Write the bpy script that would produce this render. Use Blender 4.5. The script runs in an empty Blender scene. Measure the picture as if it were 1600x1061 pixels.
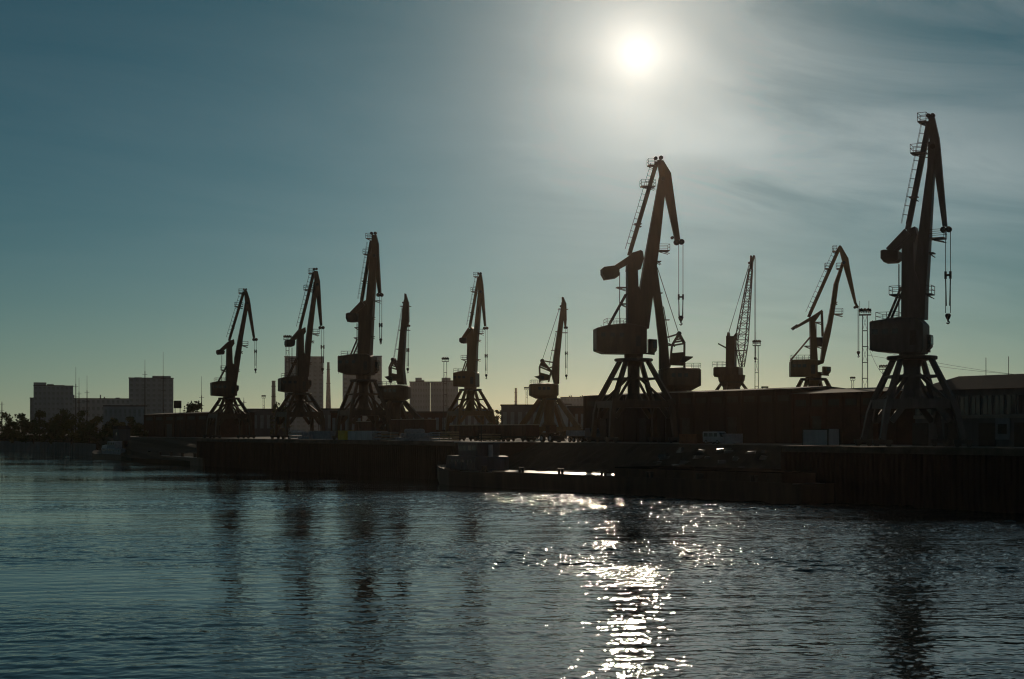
import bpy, math, random
from mathutils import Vector, Matrix
import numpy as np

random.seed(11)
rng = np.random.default_rng(11)
sc = bpy.context.scene
col = sc.collection

# ------------------------------------------------------------------ camera, sky, sun, exposure
F = 50.0 / 36.0 * 1600.0          # focal length in photograph pixels
HY = 673.0                        # horizon row in the photograph
EYE = 9.75                        # eye height above the river
QZ = 7.5                          # height of the quay apron above the river

cam_d = bpy.data.cameras.new("camera")
cam = bpy.data.objects.new("camera", cam_d)
col.objects.link(cam)
cam.location = (0, 0, EYE)
cam.rotation_euler = (math.radians(90), 0, 0)
cam_d.lens = 50
cam_d.sensor_width = 36
cam_d.shift_y = (HY - 530.5) / 1600.0
cam_d.clip_start = 0.5
cam_d.clip_end = 20000
sc.camera = cam

SUN_T = ((995 - 800) / F, 1.0, (HY - 85) / F)
S = Vector(SUN_T).normalized()
SUN_EL = math.asin(S.z)
SUN_AZ = math.atan2(S.x, S.y)

sun_d = bpy.data.lights.new("sun", 'SUN')
sun_d.energy = 4.0
sun_d.angle = math.radians(0.6)
sun_d.color = (1.0, 0.83, 0.62)
sun = bpy.data.objects.new("sun", sun_d)
sun.rotation_euler = S.to_track_quat('Z', 'Y').to_euler()
sun.location = (40, 300, 120)
col.objects.link(sun)

world = bpy.data.worlds.new("World")
sc.world = world
world.use_nodes = True
nt = world.node_tree
nt.nodes.clear()


def N(t, typ, **kw):
    n = t.nodes.new(typ)
    for k, v in kw.items():
        setattr(n, k, v)
    return n


def mth(t, op, a, b=None, c=None, clamp=False):
    n = t.nodes.new('ShaderNodeMath')
    n.operation = op
    n.use_clamp = clamp
    for i, x in enumerate((a, b, c)):
        if x is None:
            continue
        if isinstance(x, (int, float)):
            n.inputs[i].default_value = x
        else:
            t.links.new(x, n.inputs[i])
    return n.outputs[0]


def vmth(t, op, a, b=None):
    n = t.nodes.new('ShaderNodeVectorMath')
    n.operation = op
    for i, x in enumerate((a, b)):
        if x is None:
            continue
        if isinstance(x, (tuple, list, Vector)):
            n.inputs[i].default_value = tuple(x)
        else:
            t.links.new(x, n.inputs[i])
    return n


def scale_col(t, c, f):
    n = t.nodes.new('ShaderNodeVectorMath')
    n.operation = 'SCALE'
    if isinstance(c, (tuple, list)):
        n.inputs[0].default_value = c[:3]
    else:
        t.links.new(c, n.inputs[0])
    if isinstance(f, (int, float)):
        n.inputs['Scale'].default_value = f
    else:
        t.links.new(f, n.inputs['Scale'])
    return n.outputs[0]


SKY_STRENGTH = 0.05
sky = N(nt, 'ShaderNodeTexSky', sky_type='NISHITA', sun_disc=False)
sky.sun_elevation = SUN_EL
sky.sun_rotation = SUN_AZ
sky.altitude = 100
sky.air_density = 1.0
sky.dust_density = 0.34
sky.ozone_density = 2.0
tc = N(nt, 'ShaderNodeTexCoord')
dvec = vmth(nt, 'NORMALIZE', tc.outputs['Generated']).outputs[0]
dot = vmth(nt, 'DOT_PRODUCT', dvec, S).outputs['Value']
theta = mth(nt, 'MULTIPLY', mth(nt, 'ARCCOSINE', mth(nt, 'MINIMUM', dot, 0.9999999)), 180 / math.pi)


def expo(tau, amp):
    return mth(nt, 'MULTIPLY', mth(nt, 'EXPONENT', mth(nt, 'MULTIPLY', theta, -1.0 / tau)), amp)


sep = N(nt, 'ShaderNodeSeparateXYZ')
nt.links.new(dvec, sep.inputs[0])
# thin cirrus: noise on a high flat layer (direction divided by height), stretched into streaks
hz = mth(nt, 'ADD', mth(nt, 'MAXIMUM', sep.outputs[2], 0.0), 0.12)
cx = mth(nt, 'DIVIDE', sep.outputs[0], hz)
cy = mth(nt, 'DIVIDE', sep.outputs[1], hz)
comb = N(nt, 'ShaderNodeCombineXYZ')
nt.links.new(mth(nt, 'ADD', mth(nt, 'MULTIPLY', cx, 0.9), mth(nt, 'MULTIPLY', cy, 0.22)), comb.inputs[0])
nt.links.new(mth(nt, 'ADD', mth(nt, 'MULTIPLY', cy, 1.7), mth(nt, 'MULTIPLY', cx, -0.75)), comb.inputs[1])
comb.inputs[2].default_value = 3.7
n1 = N(nt, 'ShaderNodeTexNoise')
n1.inputs['Scale'].default_value = 1.25
n1.inputs['Detail'].default_value = 9
n1.inputs['Roughness'].default_value = 0.56
n1.inputs['Distortion'].default_value = 0.5
nt.links.new(comb.outputs[0], n1.inputs['Vector'])
n2 = N(nt, 'ShaderNodeTexNoise')
n2.inputs['Scale'].default_value = 0.45
n2.inputs['Detail'].default_value = 2
nt.links.new(comb.outputs[0], n2.inputs['Vector'])
cl = mth(nt, 'MULTIPLY', mth(nt, 'SUBTRACT', n1.outputs[0], 0.36), 3.0, clamp=True)
cov = mth(nt, 'MULTIPLY', mth(nt, 'SUBTRACT', n2.outputs[0], 0.28), 3.2, clamp=True)
cloud = mth(nt, 'MULTIPLY', mth(nt, 'MULTIPLY', cl, cov), mth(nt, 'ADD', mth(nt, 'MULTIPLY', mth(nt, 'ADD', sep.outputs[0], 0.02), 6.0, clamp=True), 0.10))
hfade = mth(nt, 'MULTIPLY', mth(nt, 'SUBTRACT', sep.outputs[2], 0.04), 7.0, clamp=True)
cloud = mth(nt, 'MULTIPLY', cloud, hfade)

# cool, slightly contrasty rendering of the sky as on the photographer's film stock
srgb = N(nt, 'ShaderNodeSeparateColor')
crgb = N(nt, 'ShaderNodeCombineColor')
nt.links.new(sky.outputs[0], srgb.inputs[0])
for i, (g_, k_) in enumerate(((1.42, 0.53), (1.08, 0.87), (1.34, 1.19))):
    p_ = mth(nt, 'POWER', mth(nt, 'MULTIPLY', srgb.outputs[i], SKY_STRENGTH), g_)
    nt.links.new(mth(nt, 'MULTIPLY', p_, k_ / SKY_STRENGTH), crgb.inputs[i])
bg_sky = N(nt, 'ShaderNodeBackground')
nt.links.new(crgb.outputs[0], bg_sky.inputs[0])
bg_sky.inputs[1].default_value = SKY_STRENGTH
# forward scattered sunlight in the thin cloud veil, and the veil itself
aur = mth(nt, 'ADD', expo(0.9, 1.1), expo(2.75, 2.5))
bg_aur = N(nt, 'ShaderNodeBackground')
bg_aur.inputs[0].default_value = (1.0, 0.89, 0.75, 1)
nt.links.new(aur, bg_aur.inputs[1])
clb = mth(nt, 'MULTIPLY', cloud, mth(nt, 'ADD', expo(9.0, 0.30), 0.44))
bg_cl = N(nt, 'ShaderNodeBackground')
bg_cl.inputs[0].default_value = (1.0, 0.94, 0.84, 1)
nt.links.new(clb, bg_cl.inputs[1])
# pale air low over the horizon, the same all round
hor = mth(nt, 'MULTIPLY', mth(nt, 'EXPONENT', mth(nt, 'MULTIPLY', mth(nt, 'MAXIMUM', sep.outputs[2], 0.0), -1 / 0.085)), 0.34)
bg_h = N(nt, 'ShaderNodeBackground')
bg_h.inputs[0].default_value = (0.97, 0.98, 1.03, 1)
nt.links.new(hor, bg_h.inputs[1])
a0 = N(nt, 'ShaderNodeAddShader')
nt.links.new(bg_sky.outputs[0], a0.inputs[0])
nt.links.new(bg_h.outputs[0], a0.inputs[1])
a1 = N(nt, 'ShaderNodeAddShader')
a2 = N(nt, 'ShaderNodeAddShader')
nt.links.new(a0.outputs[0], a1.inputs[0])
nt.links.new(bg_aur.outputs[0], a1.inputs[1])
nt.links.new(a1.outputs[0], a2.inputs[0])
nt.links.new(bg_cl.outputs[0], a2.inputs[1])
wo = N(nt, 'ShaderNodeOutputWorld')
nt.links.new(a2.outputs[0], wo.inputs['Surface'])

sc.view_settings.view_transform = 'Standard'
sc.view_settings.look = 'None'
sc.view_settings.gamma = 1
sc.view_settings.use_curve_mapping = False
sc.view_settings.exposure = -1.5
sc.cycles.max_bounces = 6
sc.cycles.volume_bounces = 0
sc.cycles.use_denoising = True
sc.cycles.sample_clamp_direct = 1500.0
sc.cycles.filter_width = 1.2


# ------------------------------------------------------------------ helpers
def lin(c):
    return tuple((x / 255.0) ** 2.2 for x in c)


def make_mat(name, base, rough=0.7, var=0.35, scale=0.6, metal=0.0, spec=0.3, streak=False, bump=0.0, bscale=8.0):
    m = bpy.data.materials.new(name)
    m.use_nodes = True
    t = m.node_tree
    b = t.nodes['Principled BSDF']
    b.inputs['Roughness'].default_value = rough
    b.inputs['Metallic'].default_value = metal
    b.inputs['Specular IOR Level'].default_value = spec
    tc_ = N(t, 'ShaderNodeTexCoord')
    mp = N(t, 'ShaderNodeMapping')
    if streak:
        mp.inputs['Scale'].default_value = (1.6, 1.6, 0.25)
    t.links.new(tc_.outputs['Object'], mp.inputs[0])
    nz = N(t, 'ShaderNodeTexNoise')
    nz.inputs['Scale'].default_value = scale
    nz.inputs['Detail'].default_value = 6
    nz.inputs['Roughness'].default_value = 0.65
    t.links.new(mp.outputs[0], nz.inputs['Vector'])
    rp = N(t, 'ShaderNodeValToRGB')
    rp.color_ramp.elements[0].position = 0.3
    rp.color_ramp.elements[1].position = 0.72
    lo = tuple(x * (1 - var) for x in base)
    hi = tuple(min(1, x * (1 + var)) for x in base)
    rp.color_ramp.elements[0].color = (*lo, 1)
    rp.color_ramp.elements[1].color = (*hi, 1)
    t.links.new(nz.outputs[0], rp.inputs[0])
    t.links.new(rp.outputs[0], b.inputs['Base Color'])
    if bump > 0:
        nb = N(t, 'ShaderNodeTexNoise')
        nb.inputs['Scale'].default_value = bscale
        nb.inputs['Detail'].default_value = 4
        t.links.new(tc_.outputs['Object'], nb.inputs['Vector'])
        bp = N(t, 'ShaderNodeBump')
        bp.inputs['Strength'].default_value = bump
        bp.inputs['Distance'].default_value = 0.1
        t.links.new(nb.outputs[0], bp.inputs['Height'])
        t.links.new(bp.outputs[0], b.inputs['Normal'])
    return m


MT = {
    'brown': make_mat('paint_brown', (0.060, 0.036, 0.024), 0.55, 0.4, 0.8, streak=True),
    'ochre': make_mat('paint_ochre', (0.115, 0.062, 0.022), 0.5, 0.35, 0.8, streak=True),
    'grey': make_mat('paint_grey', (0.050, 0.050, 0.054), 0.55, 0.4, 0.8, streak=True),
    'blue': make_mat('paint_blue_grey', (0.045, 0.055, 0.075), 0.55, 0.4, 0.8, streak=True),
    'dark': make_mat('steel_dark', (0.030, 0.027, 0.026), 0.6, 0.4, 1.0),
    'rope': make_mat('rope_steel', (0.05, 0.045, 0.04), 0.6, 0.2, 2.0),
    'white': make_mat('paint_white', (0.29, 0.30, 0.33), 0.6, 0.25, 0.7, streak=True),
    'offwhite': make_mat('paint_offwhite', (0.38, 0.39, 0.42), 0.6, 0.3, 0.7, streak=True),
    'palegrey': make_mat('pale_grey', (0.25, 0.26, 0.30), 0.7, 0.3, 0.9),
    'yellow': make_mat('paint_yellow', (0.45, 0.32, 0.03), 0.6, 0.25, 0.8),
    'rust': make_mat('rust', (0.085, 0.036, 0.020), 0.75, 0.5, 0.9, bump=0.3),
    'wagon': make_mat('wagon_red_oxide', (0.07, 0.030, 0.022), 0.6, 0.4, 0.7, streak=True),
    'wood': make_mat('sawn_wood', (0.30, 0.20, 0.12), 0.6, 0.3, 1.2),
    'pile': make_mat('sheet_pile_steel', (0.024, 0.014, 0.011), 0.8, 0.5, 0.4, streak=True),
    'pilepale': make_mat('sheet_pile_pale', (0.15, 0.17, 0.18), 0.8, 0.3, 0.4, streak=True),
    'concrete': make_mat('concrete', (0.20, 0.19, 0.175), 0.8, 0.3, 0.3, bump=0.2),
    'apron': make_mat('apron_concrete', (0.12, 0.11, 0.10), 0.85, 0.4, 0.08, bump=0.3, bscale=1.0),
    'brick': make_mat('brick_red', (0.050, 0.022, 0.016), 0.85, 0.35, 0.5),
    'roofing': make_mat('roof_felt', (0.028, 0.026, 0.028), 0.85, 0.3, 0.3),
    'shedwall': make_mat('shed_wall', (0.032, 0.021, 0.017), 0.8, 0.35, 0.25, streak=True),
    'plaster': make_mat('plaster_blue_grey', (0.085, 0.09, 0.10), 0.85, 0.3, 0.4, streak=True),
    'plaster2': make_mat('board_grey', (0.17, 0.18, 0.20), 0.8, 0.25, 0.8),
    'panel': make_mat('housing_panel', (0.24, 0.27, 0.30), 0.85, 0.2, 0.1, streak=True),
    'panel2': make_mat('housing_panel_dark', (0.20, 0.23, 0.26), 0.85, 0.2, 0.1, streak=True),
    'glass': make_mat('window_glass', (0.03, 0.035, 0.04), 0.12, 0.2, 0.5, spec=0.6),
    'farglass': make_mat('faint_window', (0.155, 0.18, 0.20), 0.6, 0.3, 0.3, spec=0.15),  # set near the wall tone so the far windows show faintly
    'dullglass': make_mat('dusty_glass', (0.035, 0.032, 0.03), 0.6, 0.3, 0.5, spec=0.2),
    'glint_steel': make_mat('rail_glint_steel', (0.30, 0.27, 0.23), 0.28, 0.3, 1.0, spec=0.8, metal=0.6),  # wagon top rails: their sunlit edge line is put into this pale colour
    'coping': make_mat('stained_concrete', (0.065, 0.055, 0.047), 0.75, 0.5, 0.5, bump=0.3, bscale=3.0),
    'tarp': make_mat('dark_tarpaulin', (0.018, 0.016, 0.015), 0.95, 0.3, 0.6, spec=0.0),
    'bark': make_mat('bark', (0.05, 0.035, 0.025), 0.9, 0.3, 3.0),
    'leaf': make_mat('leaf_dark', (0.045, 0.060, 0.022), 0.7, 0.4, 0.5),
    'leaf2': make_mat('leaf_olive', (0.070, 0.075, 0.022), 0.7, 0.4, 0.5),
    'grassy': make_mat('bank_grass', (0.018, 0.017, 0.008), 0.9, 0.4, 0.3),
    'earth': make_mat('bank_earth', (0.045, 0.035, 0.026), 0.9, 0.4, 0.2, bump=0.3, bscale=1.5),
    'hull': make_mat('hull_rust_black', (0.050, 0.030, 0.022), 0.6, 0.45, 0.35, streak=True),
    'tyre': make_mat('tyre', (0.02, 0.02, 0.02), 0.9, 0.2, 2.0),
    'redsign': make_mat('poster_red', (0.20, 0.02, 0.02), 0.7, 0.2, 2.0),
}


class MB:
    """Collects shapes into one mesh; all coordinates are in the parent's space."""

    def __init__(self, M=None):
        self.v, self.f, self.M = [], [], M

    def add(self, vs, fs):
        o = len(self.v)
        if self.M is not None:
            vs = [self.M @ Vector(p) for p in vs]
        self.v += [tuple(p) for p in vs]
        self.f += [tuple(i + o for i in q) for q in fs]
        return self

    def box(self, c, s, rz=0.0):
        x, y, z = c
        a, b, h = s[0] / 2, s[1] / 2, s[2] / 2
        cs, sn = math.cos(rz), math.sin(rz)
        vs = []
        for dz in (-h, h):
            for dx, dy in ((-a, -b), (a, -b), (a, b), (-a, b)):
                vs.append((x + dx * cs - dy * sn, y + dx * sn + dy * cs, z + dz))
        return self.add(vs, [(3, 2, 1, 0), (4, 5, 6, 7), (0, 1, 5, 4), (1, 2, 6, 5), (2, 3, 7, 6), (3, 0, 4, 7)])

    def bar(self, p, q, w, h=None, w2=None, h2=None):
        h = w if h is None else h
        w2 = w if w2 is None else w2
        h2 = h if h2 is None else h2
        p, q = Vector(p), Vector(q)
        d = (q - p)
        if d.length < 1e-6:
            return self
        d.normalize()
        up = Vector((0, 1, 0)) if abs(d.z) > 0.9 else Vector((0, 0, 1))
        s = d.cross(up).normalized()
        u = s.cross(d)
        vs = []
        for c, ww, hh in ((p, w, h), (q, w2, h2)):
            for a, b in ((-1, -1), (1, -1), (1, 1), (-1, 1)):
                vs.append(c + s * (a * ww / 2) + u * (b * hh / 2))
        return self.add(vs, [(3, 2, 1, 0), (4, 5, 6, 7), (0, 1, 5, 4), (1, 2, 6, 5), (2, 3, 7, 6), (3, 0, 4, 7)])

    def tube(self, p, q, r, n=6, r2=None):
        r2 = r if r2 is None else r2
        p, q = Vector(p), Vector(q)
        d = (q - p)
        if d.length < 1e-6:
            return self
        d.normalize()
        s = d.orthogonal().normalized()
        u = d.cross(s)
        vs = []
        for c, rr in ((p, r), (q, r2)):
            for i in range(n):
                a = 2 * math.pi * i / n
                vs.append(c + s * (rr * math.cos(a)) + u * (rr * math.sin(a)))
        fs = [(i, (i + 1) % n, n + (i + 1) % n, n + i) for i in range(n)]
        fs += [tuple(range(n - 1, -1, -1)), tuple(range(n, 2 * n))]
        return self.add(vs, fs)

    def prism(self, poly, w, y0=0.0):
        """poly: list of (u, z); extruded along y with width w (number or function of z)."""
        n = len(poly)
        vs = []
        for sgn in (-1, 1):
            for (a, z) in poly:
                ww = w(z) if callable(w) else w
                vs.append((a, y0 + sgn * ww / 2, z))
        fs = [(i, (i + 1) % n, n + (i + 1) % n, n + i) for i in range(n)]
        fs += [tuple(range(n - 1, -1, -1)), tuple(range(n, 2 * n))]
        return self.add(vs, fs)

    def lathe(self, prof, c=(0, 0, 0), n=16):
        vs = []
        for r, z in prof:
            for i in range(n):
                a = 2 * math.pi * i / n
                vs.append((c[0] + r * math.cos(a), c[1] + r * math.sin(a), c[2] + z))
        m = len(prof)
        fs = []
        for k in range(m - 1):
            for i in range(n):
                j = (i + 1) % n
                fs.append((k * n + i, k * n + j, (k + 1) * n + j, (k + 1) * n + i))
        fs += [tuple(range(n - 1, -1, -1)), tuple((m - 1) * n + i for i in range(n))]
        return self.add(vs, fs)

    def build(self, name, mat, parent=None, smooth=False, label=None, bevel=0.0):
        me = bpy.data.meshes.new(name)
        me.from_pydata(self.v, [], self.f)
        me.update()
        me.materials.append(MT[mat] if isinstance(mat, str) else mat)
        if smooth:
            me.polygons.foreach_set('use_smooth', [True] * len(me.polygons))
        o = bpy.data.objects.new(name, me)
        col.objects.link(o)
        if parent is not None:
            o.parent = parent
        if label:
            o['label'] = label
        if bevel:
            md = o.modifiers.new('bevel', 'BEVEL')
            md.width = bevel
            md.segments = 2
            md.limit_method = 'ANGLE'
        return o


def thing(name, label, cat, loc=(0, 0, 0), rz=0.0, group=None):
    o = bpy.data.objects.new(name, None)
    o.empty_display_size = 0.5
    col.objects.link(o)
    o.location = loc
    o.rotation_euler = (0, 0, rz)
    o['label'] = label
    o['category'] = cat
    if group:
        o['group'] = group
    return o


def tag(o, label, cat, group=None):
    o['label'] = label
    o['category'] = cat
    if group:
        o['group'] = group
    return o


def struct(o, kind='structure'):
    o['kind'] = kind
    return o


# ------------------------------------------------------------------ layout of the place
# the quay edge runs away to the left; E0 is a point on it, QD its direction, QN points inland
E0 = Vector((60.0, 166.7))
QD = Vector((-0.5414, 0.8408))
QN = Vector((0.8408, 0.5414))
QANG = math.atan2(QD.y, QD.x)          # heading of the quay line


def on_line(px, d):
    """ground point seen in column px that stands d metres behind the quay edge"""
    t = (px - 800) / F
    p = E0 + QN * d
    k = (p.x - t * p.y) / (-QD.x + t * QD.y)
    return p + QD * k


def at(px, y, depth):
    return Vector(((px - 800) / F * depth, depth, EYE - (y - HY) / F * depth))


def zat(y, depth):
    return EYE - (y - HY) / F * depth


# --- water
def water_material():
    m = bpy.data.materials.new('river_water')
    m.use_nodes = True
    t = m.node_tree
    b = t.nodes['Principled BSDF']
    b.inputs['Base Color'].default_value = (0.012, 0.020, 0.022, 1)
    b.inputs['Roughness'].default_value = 0.018
    b.inputs['IOR'].default_value = 1.33
    g = N(t, 'ShaderNodeNewGeometry')
    pos = g.outputs['Position']

    def noise(scale, sx, sy, rot, detail=3.0, rough=0.5, dist=0.0):
        mp = N(t, 'ShaderNodeMapping')
        mp.inputs['Rotation'].default_value = (0, 0, rot)
        mp.inputs['Scale'].default_value = (sx, sy, 1)
        t.links.new(pos, mp.inputs[0])
        nz = N(t, 'ShaderNodeTexNoise')
        nz.inputs['Scale'].default_value = scale
        nz.inputs['Detail'].default_value = detail
        nz.inputs['Roughness'].default_value = rough
        nz.inputs['Distortion'].default_value = dist
        t.links.new(mp.outputs[0], nz.inputs['Vector'])
        return nz.outputs[0]

    ripple = noise(4.0, 0.85, 1.0, 0.12, 3, 0.55)
    wave = noise(1.1, 0.85, 1.0, -0.2, 2, 0.5, 0.3)
    at_ = N(t, 'ShaderNodeAttribute', attribute_name='ruffle')
    patch = noise(0.09, 0.45, 1.0, 0.15, 3, 0.55, 1.0)
    pm = mth(t, 'MULTIPLY', mth(t, 'SUBTRACT', patch, 0.38), 3.5, clamp=True)
    pm = mth(t, 'MULTIPLY', mth(t, 'ADD', mth(t, 'MULTIPLY', pm, 0.8), 0.35), at_.outputs['Fac'])
    h = mth(t, 'MULTIPLY', mth(t, 'ADD', mth(t, 'MULTIPLY', ripple, 0.015), mth(t, 'MULTIPLY', wave, 0.105)), pm)
    bp = N(t, 'ShaderNodeBump')
    bp.inputs['Strength'].default_value = 1.0
    bp.inputs['Distance'].default_value = 1.0
    t.links.new(h, bp.inputs['Height'])
    t.links.new(bp.outputs[0], b.inputs['Normal'])
    return m


MT['water'] = water_material()


def build_water():
    """river surface: a graded grid of real waves in the reach in view, flat beyond"""
    rows_, cols_ = 1150, 900
    y0, y1, tw = 46.0, 740.0, 0.43
    ys_ = y0 * (y1 / y0) ** (np.arange(rows_) / (rows_ - 1))
    tx = np.linspace(-tw, tw, cols_)
    Y = np.repeat(ys_[:, None], cols_, 1)
    X = Y * tx[None, :]
    dy = np.gradient(ys_)[:, None]
    dx = (Y * (tx[1] - tx[0]))
    r2 = np.random.default_rng(5)
    # slicks and ruffled patches
    pt = np.zeros_like(X)
    for _ in range(14):
        lam = r2.uniform(14, 90)
        th = r2.normal(math.pi / 2, 0.5)
        k = 2 * math.pi / lam
        pt += np.sin(k * (X * math.cos(th) * 0.6 + Y * math.sin(th)) + r2.uniform(0, 6.28))
    pt = 0.80 + 0.52 * np.tanh(pt / 2.6)
    dq = (X - E0.x) * QN.x + (Y - E0.y) * QN.y            # metres from the quay line, negative on the river
    dk = (X - E0.x) * QD.x + (Y - E0.y) * QD.y
    near = np.exp(np.minimum(dq + 12, 0) / 36.0) / (1 + np.exp((dk - 105) / 12.0))
    pt = pt * (1 + 3.3 * near)
    pt = np.where(dk > 0, 0.72 * pt + 0.28 * pt * np.exp(-np.maximum(dk - 60, 0) / 70.0), pt)
    # a calmer lane along the far side of the river, left of the ruffled reach
    pt = pt * (0.60 + 0.40 / (1 + np.exp(-(X + 6) / 5.0)))
    H = np.zeros_like(X)
    kept = np.zeros_like(X)
    full = 0.0
    n = 90
    lams = np.exp(np.linspace(math.log(0.42), math.log(10.0), n))
    for lam in lams:
        k = 2 * math.pi / lam
        th = r2.normal(math.pi / 2 + 0.1, 0.35 if lam > 2 else 0.75)
        sl = WAVE_SLOPE / math.sqrt(n) * 1.414 * (1.35 if lam < 2.5 else 0.45)
        cy_, sy_ = math.cos(th), math.sin(th)
        samp = np.maximum(dy * abs(sy_), dx * abs(cy_))
        att = np.clip((lam / samp - 2.5) / 3.0, 0, 1)
        ph = k * (X * cy_ + Y * sy_) + r2.uniform(0, 6.28) + 0.8 * np.sin(0.021 * X + 0.013 * Y + lam)
        s_ = np.sin(ph)
        kept += (att * sl) ** 2
        full += sl ** 2
        H += att * sl / k * (s_ + 0.25 * np.cos(2 * ph))
    H *= pt
    ed = np.ones_like(H)
    ed[:4] *= np.linspace(0, 1, 4)[:, None]
    ed[-20:] *= np.linspace(1, 0, 20)[:, None]
    ed[:, :4] *= np.linspace(0, 1, 4)[None, :]
    ed[:, -4:] *= np.linspace(1, 0, 4)[None, :]
    H *= ed
    V = np.stack([X, Y, H], -1).reshape(-1, 3)
    i = (np.arange(rows_ - 1)[:, None] * cols_ + np.arange(cols_ - 1)[None, :]).reshape(-1)
    Q = np.stack([i, i + 1, i + cols_ + 1, i + cols_], 1)
    o_ = len(V)
    ext = np.array([(-tw * y0, y0, 0), (tw * y0, y0, 0), (tw * y1, y1, 0), (-tw * y1, y1, 0),
                    (-6000, -600, 0), (6000, -600, 0), (6000, 9000, 0), (-6000, 9000, 0)], float)
    EQ = np.array([(4, 5, 1, 0), (5, 6, 2, 1), (6, 7, 3, 2), (7, 4, 0, 3)]) + o_
    V = np.concatenate([V, ext])
    Q = np.concatenate([Q, EQ])
    me = bpy.data.meshes.new('river_water')
    me.vertices.add(len(V))
    me.vertices.foreach_set('co', V.reshape(-1).astype(np.float32))
    me.loops.add(Q.size)
    me.loops.foreach_set('vertex_index', Q.reshape(-1).astype(np.int32))
    me.polygons.add(len(Q))
    me.polygons.foreach_set('loop_start', (np.arange(len(Q)) * 4).astype(np.int32))
    me.polygons.foreach_set('loop_total', np.full(len(Q), 4, np.int32))
    me.polygons.foreach_set('use_smooth', np.ones(len(Q), bool))
    me.update()
    me.validate()
    me.materials.append(MT['water'])
    at_ = me.attributes.new('ruffle', 'FLOAT', 'POINT')
    rf_ = np.full(len(V), 1.0, np.float32)
    rf_[:o_] = (pt * (0.55 + 1.15 * np.sqrt(np.clip(1 - kept / full, 0, 1)))).reshape(-1)
    at_.data.foreach_set('value', rf_)
    o = bpy.data.objects.new('river_water', me)
    col.objects.link(o)
    return o


WAVE_SLOPE = 0.071
struct(build_water())

# --- land: apron of the port, with a stretch where the wall gives way to a sloping stone bank
q_right = E0 - QD * 420
k_a = (on_line(1225, 0) - E0).dot(QD)
k_b = (on_line(712, 0) - E0).dot(QD)
RA, RB = E0 + QD * k_a, E0 + QD * k_b
RA2, RB2 = E0 + QD * (k_a + 9) + QN * 13, E0 + QD * (k_b - 9) + QN * 13
q_end = on_line(309, 0)
bank = [(Vector((at(px, y, EYE * F / (y - HY)).x, EYE * F / (y - HY)))) for px, y in ((150, 712), (120, 708.6), (0, 703.5))]
bank_far = [Vector((-430, 800)), Vector((-900, 1000)), Vector((-6000, 2600))]
lo = [q_end, on_line(205, 0.5)] + bank + bank_far
hi = [q_end + QN * 16, on_line(205, 17), Vector((-178, 600)), Vector((-203, 650)), Vector((-262, 720)), Vector((-400, 850)), Vector((-880, 1060)), Vector((-6000, 2700))]
top = [q_right, RA, RA2, RB2, RB, q_end]
BZ = 4.6
# apron sheet
land = MB()
apr = [(p.x, p.y, QZ) for p in top + hi] + [(-6000, 9000, QZ), (6000, 9000, QZ), (6000, -600, QZ), (q_right.x, -600, QZ)]
land.add(apr, [tuple(range(len(apr)))])
struct(land.build('quay_ground', 'apron'))
# earth bank left of the quay end
eb = MB()
nr = 6
subs = []
for a, b in zip(lo[:-1], lo[1:]):
    n_ = max(1, int(min((b - a).length, 400) / 14))
    subs.append(n_)
lov, hiv = [], []
for i, n_ in enumerate(subs):
    for k in range(n_):
        lov.append(lo[i].lerp(lo[i + 1], k / n_))
        hiv.append(hi[i].lerp(hi[i + 1], k / n_))
lov.append(lo[-1])
hiv.append(hi[-1])
n_lo = len(lov)
for r in range(nr + 1):
    for a, b in zip(lov, hiv):
        f = r / nr
        p = a.lerp(b, f)
        z = 1.2 + (QZ + 0.03 - 1.2) * f
        if 0 < r < nr:
            z += random.uniform(-0.35, 0.35)
            p = p + Vector((random.uniform(-.6, .6), random.uniform(-.6, .6)))
        eb.v.append((p.x, p.y, z))
for a in lov:
    eb.v.append((a.x, a.y, -1.5))
for r in range(nr):
    for c in range(n_lo - 1):
        i = r * n_lo + c
        eb.f.append((i, i + 1, i + n_lo + 1, i + n_lo))
o_ = (nr + 1) * n_lo
for c in range(n_lo - 1):
    eb.f.append((o_ + c, o_ + c + 1, c + 1, c))
struct(eb.build('bank_slope', 'grassy'))


def corrugated(p, q, z0, z1, pitch, depth_, n_vec):
    """sheet piling between two plan points"""
    L = (q - p).length
    n = max(2, int(L / pitch))
    d = (q - p) / n
    pts = []
    for i in range(n):
        a = p + d * i
        o = n_vec * depth_
        pts += [a, a + d * 0.35, a + d * 0.5 - o, a + d * 0.85 - o]
    pts.append(q)
    vs = []
    for pnt in pts:
        vs += [(pnt.x, pnt.y, z0), (pnt.x, pnt.y, z1)]
    return vs, [(2 * i, 2 * i + 2, 2 * i + 3, 2 * i + 1) for i in range(len(pts) - 1)]


qw = thing('quay_wall', 'dark steel sheet pile quay wall with concrete coping along the river', 'wall')
del qw['category']
del qw['label']
qw['kind'] = 'structure'
for p, q in ((E0 - QD * 180, RA), (RB, q_end)):
    m = MB()
    vs, fs = corrugated(p, q, -1.0, QZ - 0.7, 0.9, 0.35, QN)
    m.add(vs, fs)
    m.build('sheet_pile', 'pile', qw)
    m = MB()
    a, b = p - QN * -0.4, q - QN * -0.4
    m.bar((a.x, a.y, QZ - 0.26), (b.x, b.y, QZ - 0.26), 1.7, 0.9)
    m.build('coping', 'coping', qw)
# wing walls at the two ends of the sloping bank, end wall at the left
for a, b in ((RA, RA2), (RB, RB2), (q_end, q_end + QN * 16)):
    m = MB()
    m.bar((a.x, a.y, 3.2), (b.x, b.y, 3.2), 0.8, 8.5)
    m.build('wing_wall', 'pile', qw)

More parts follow.
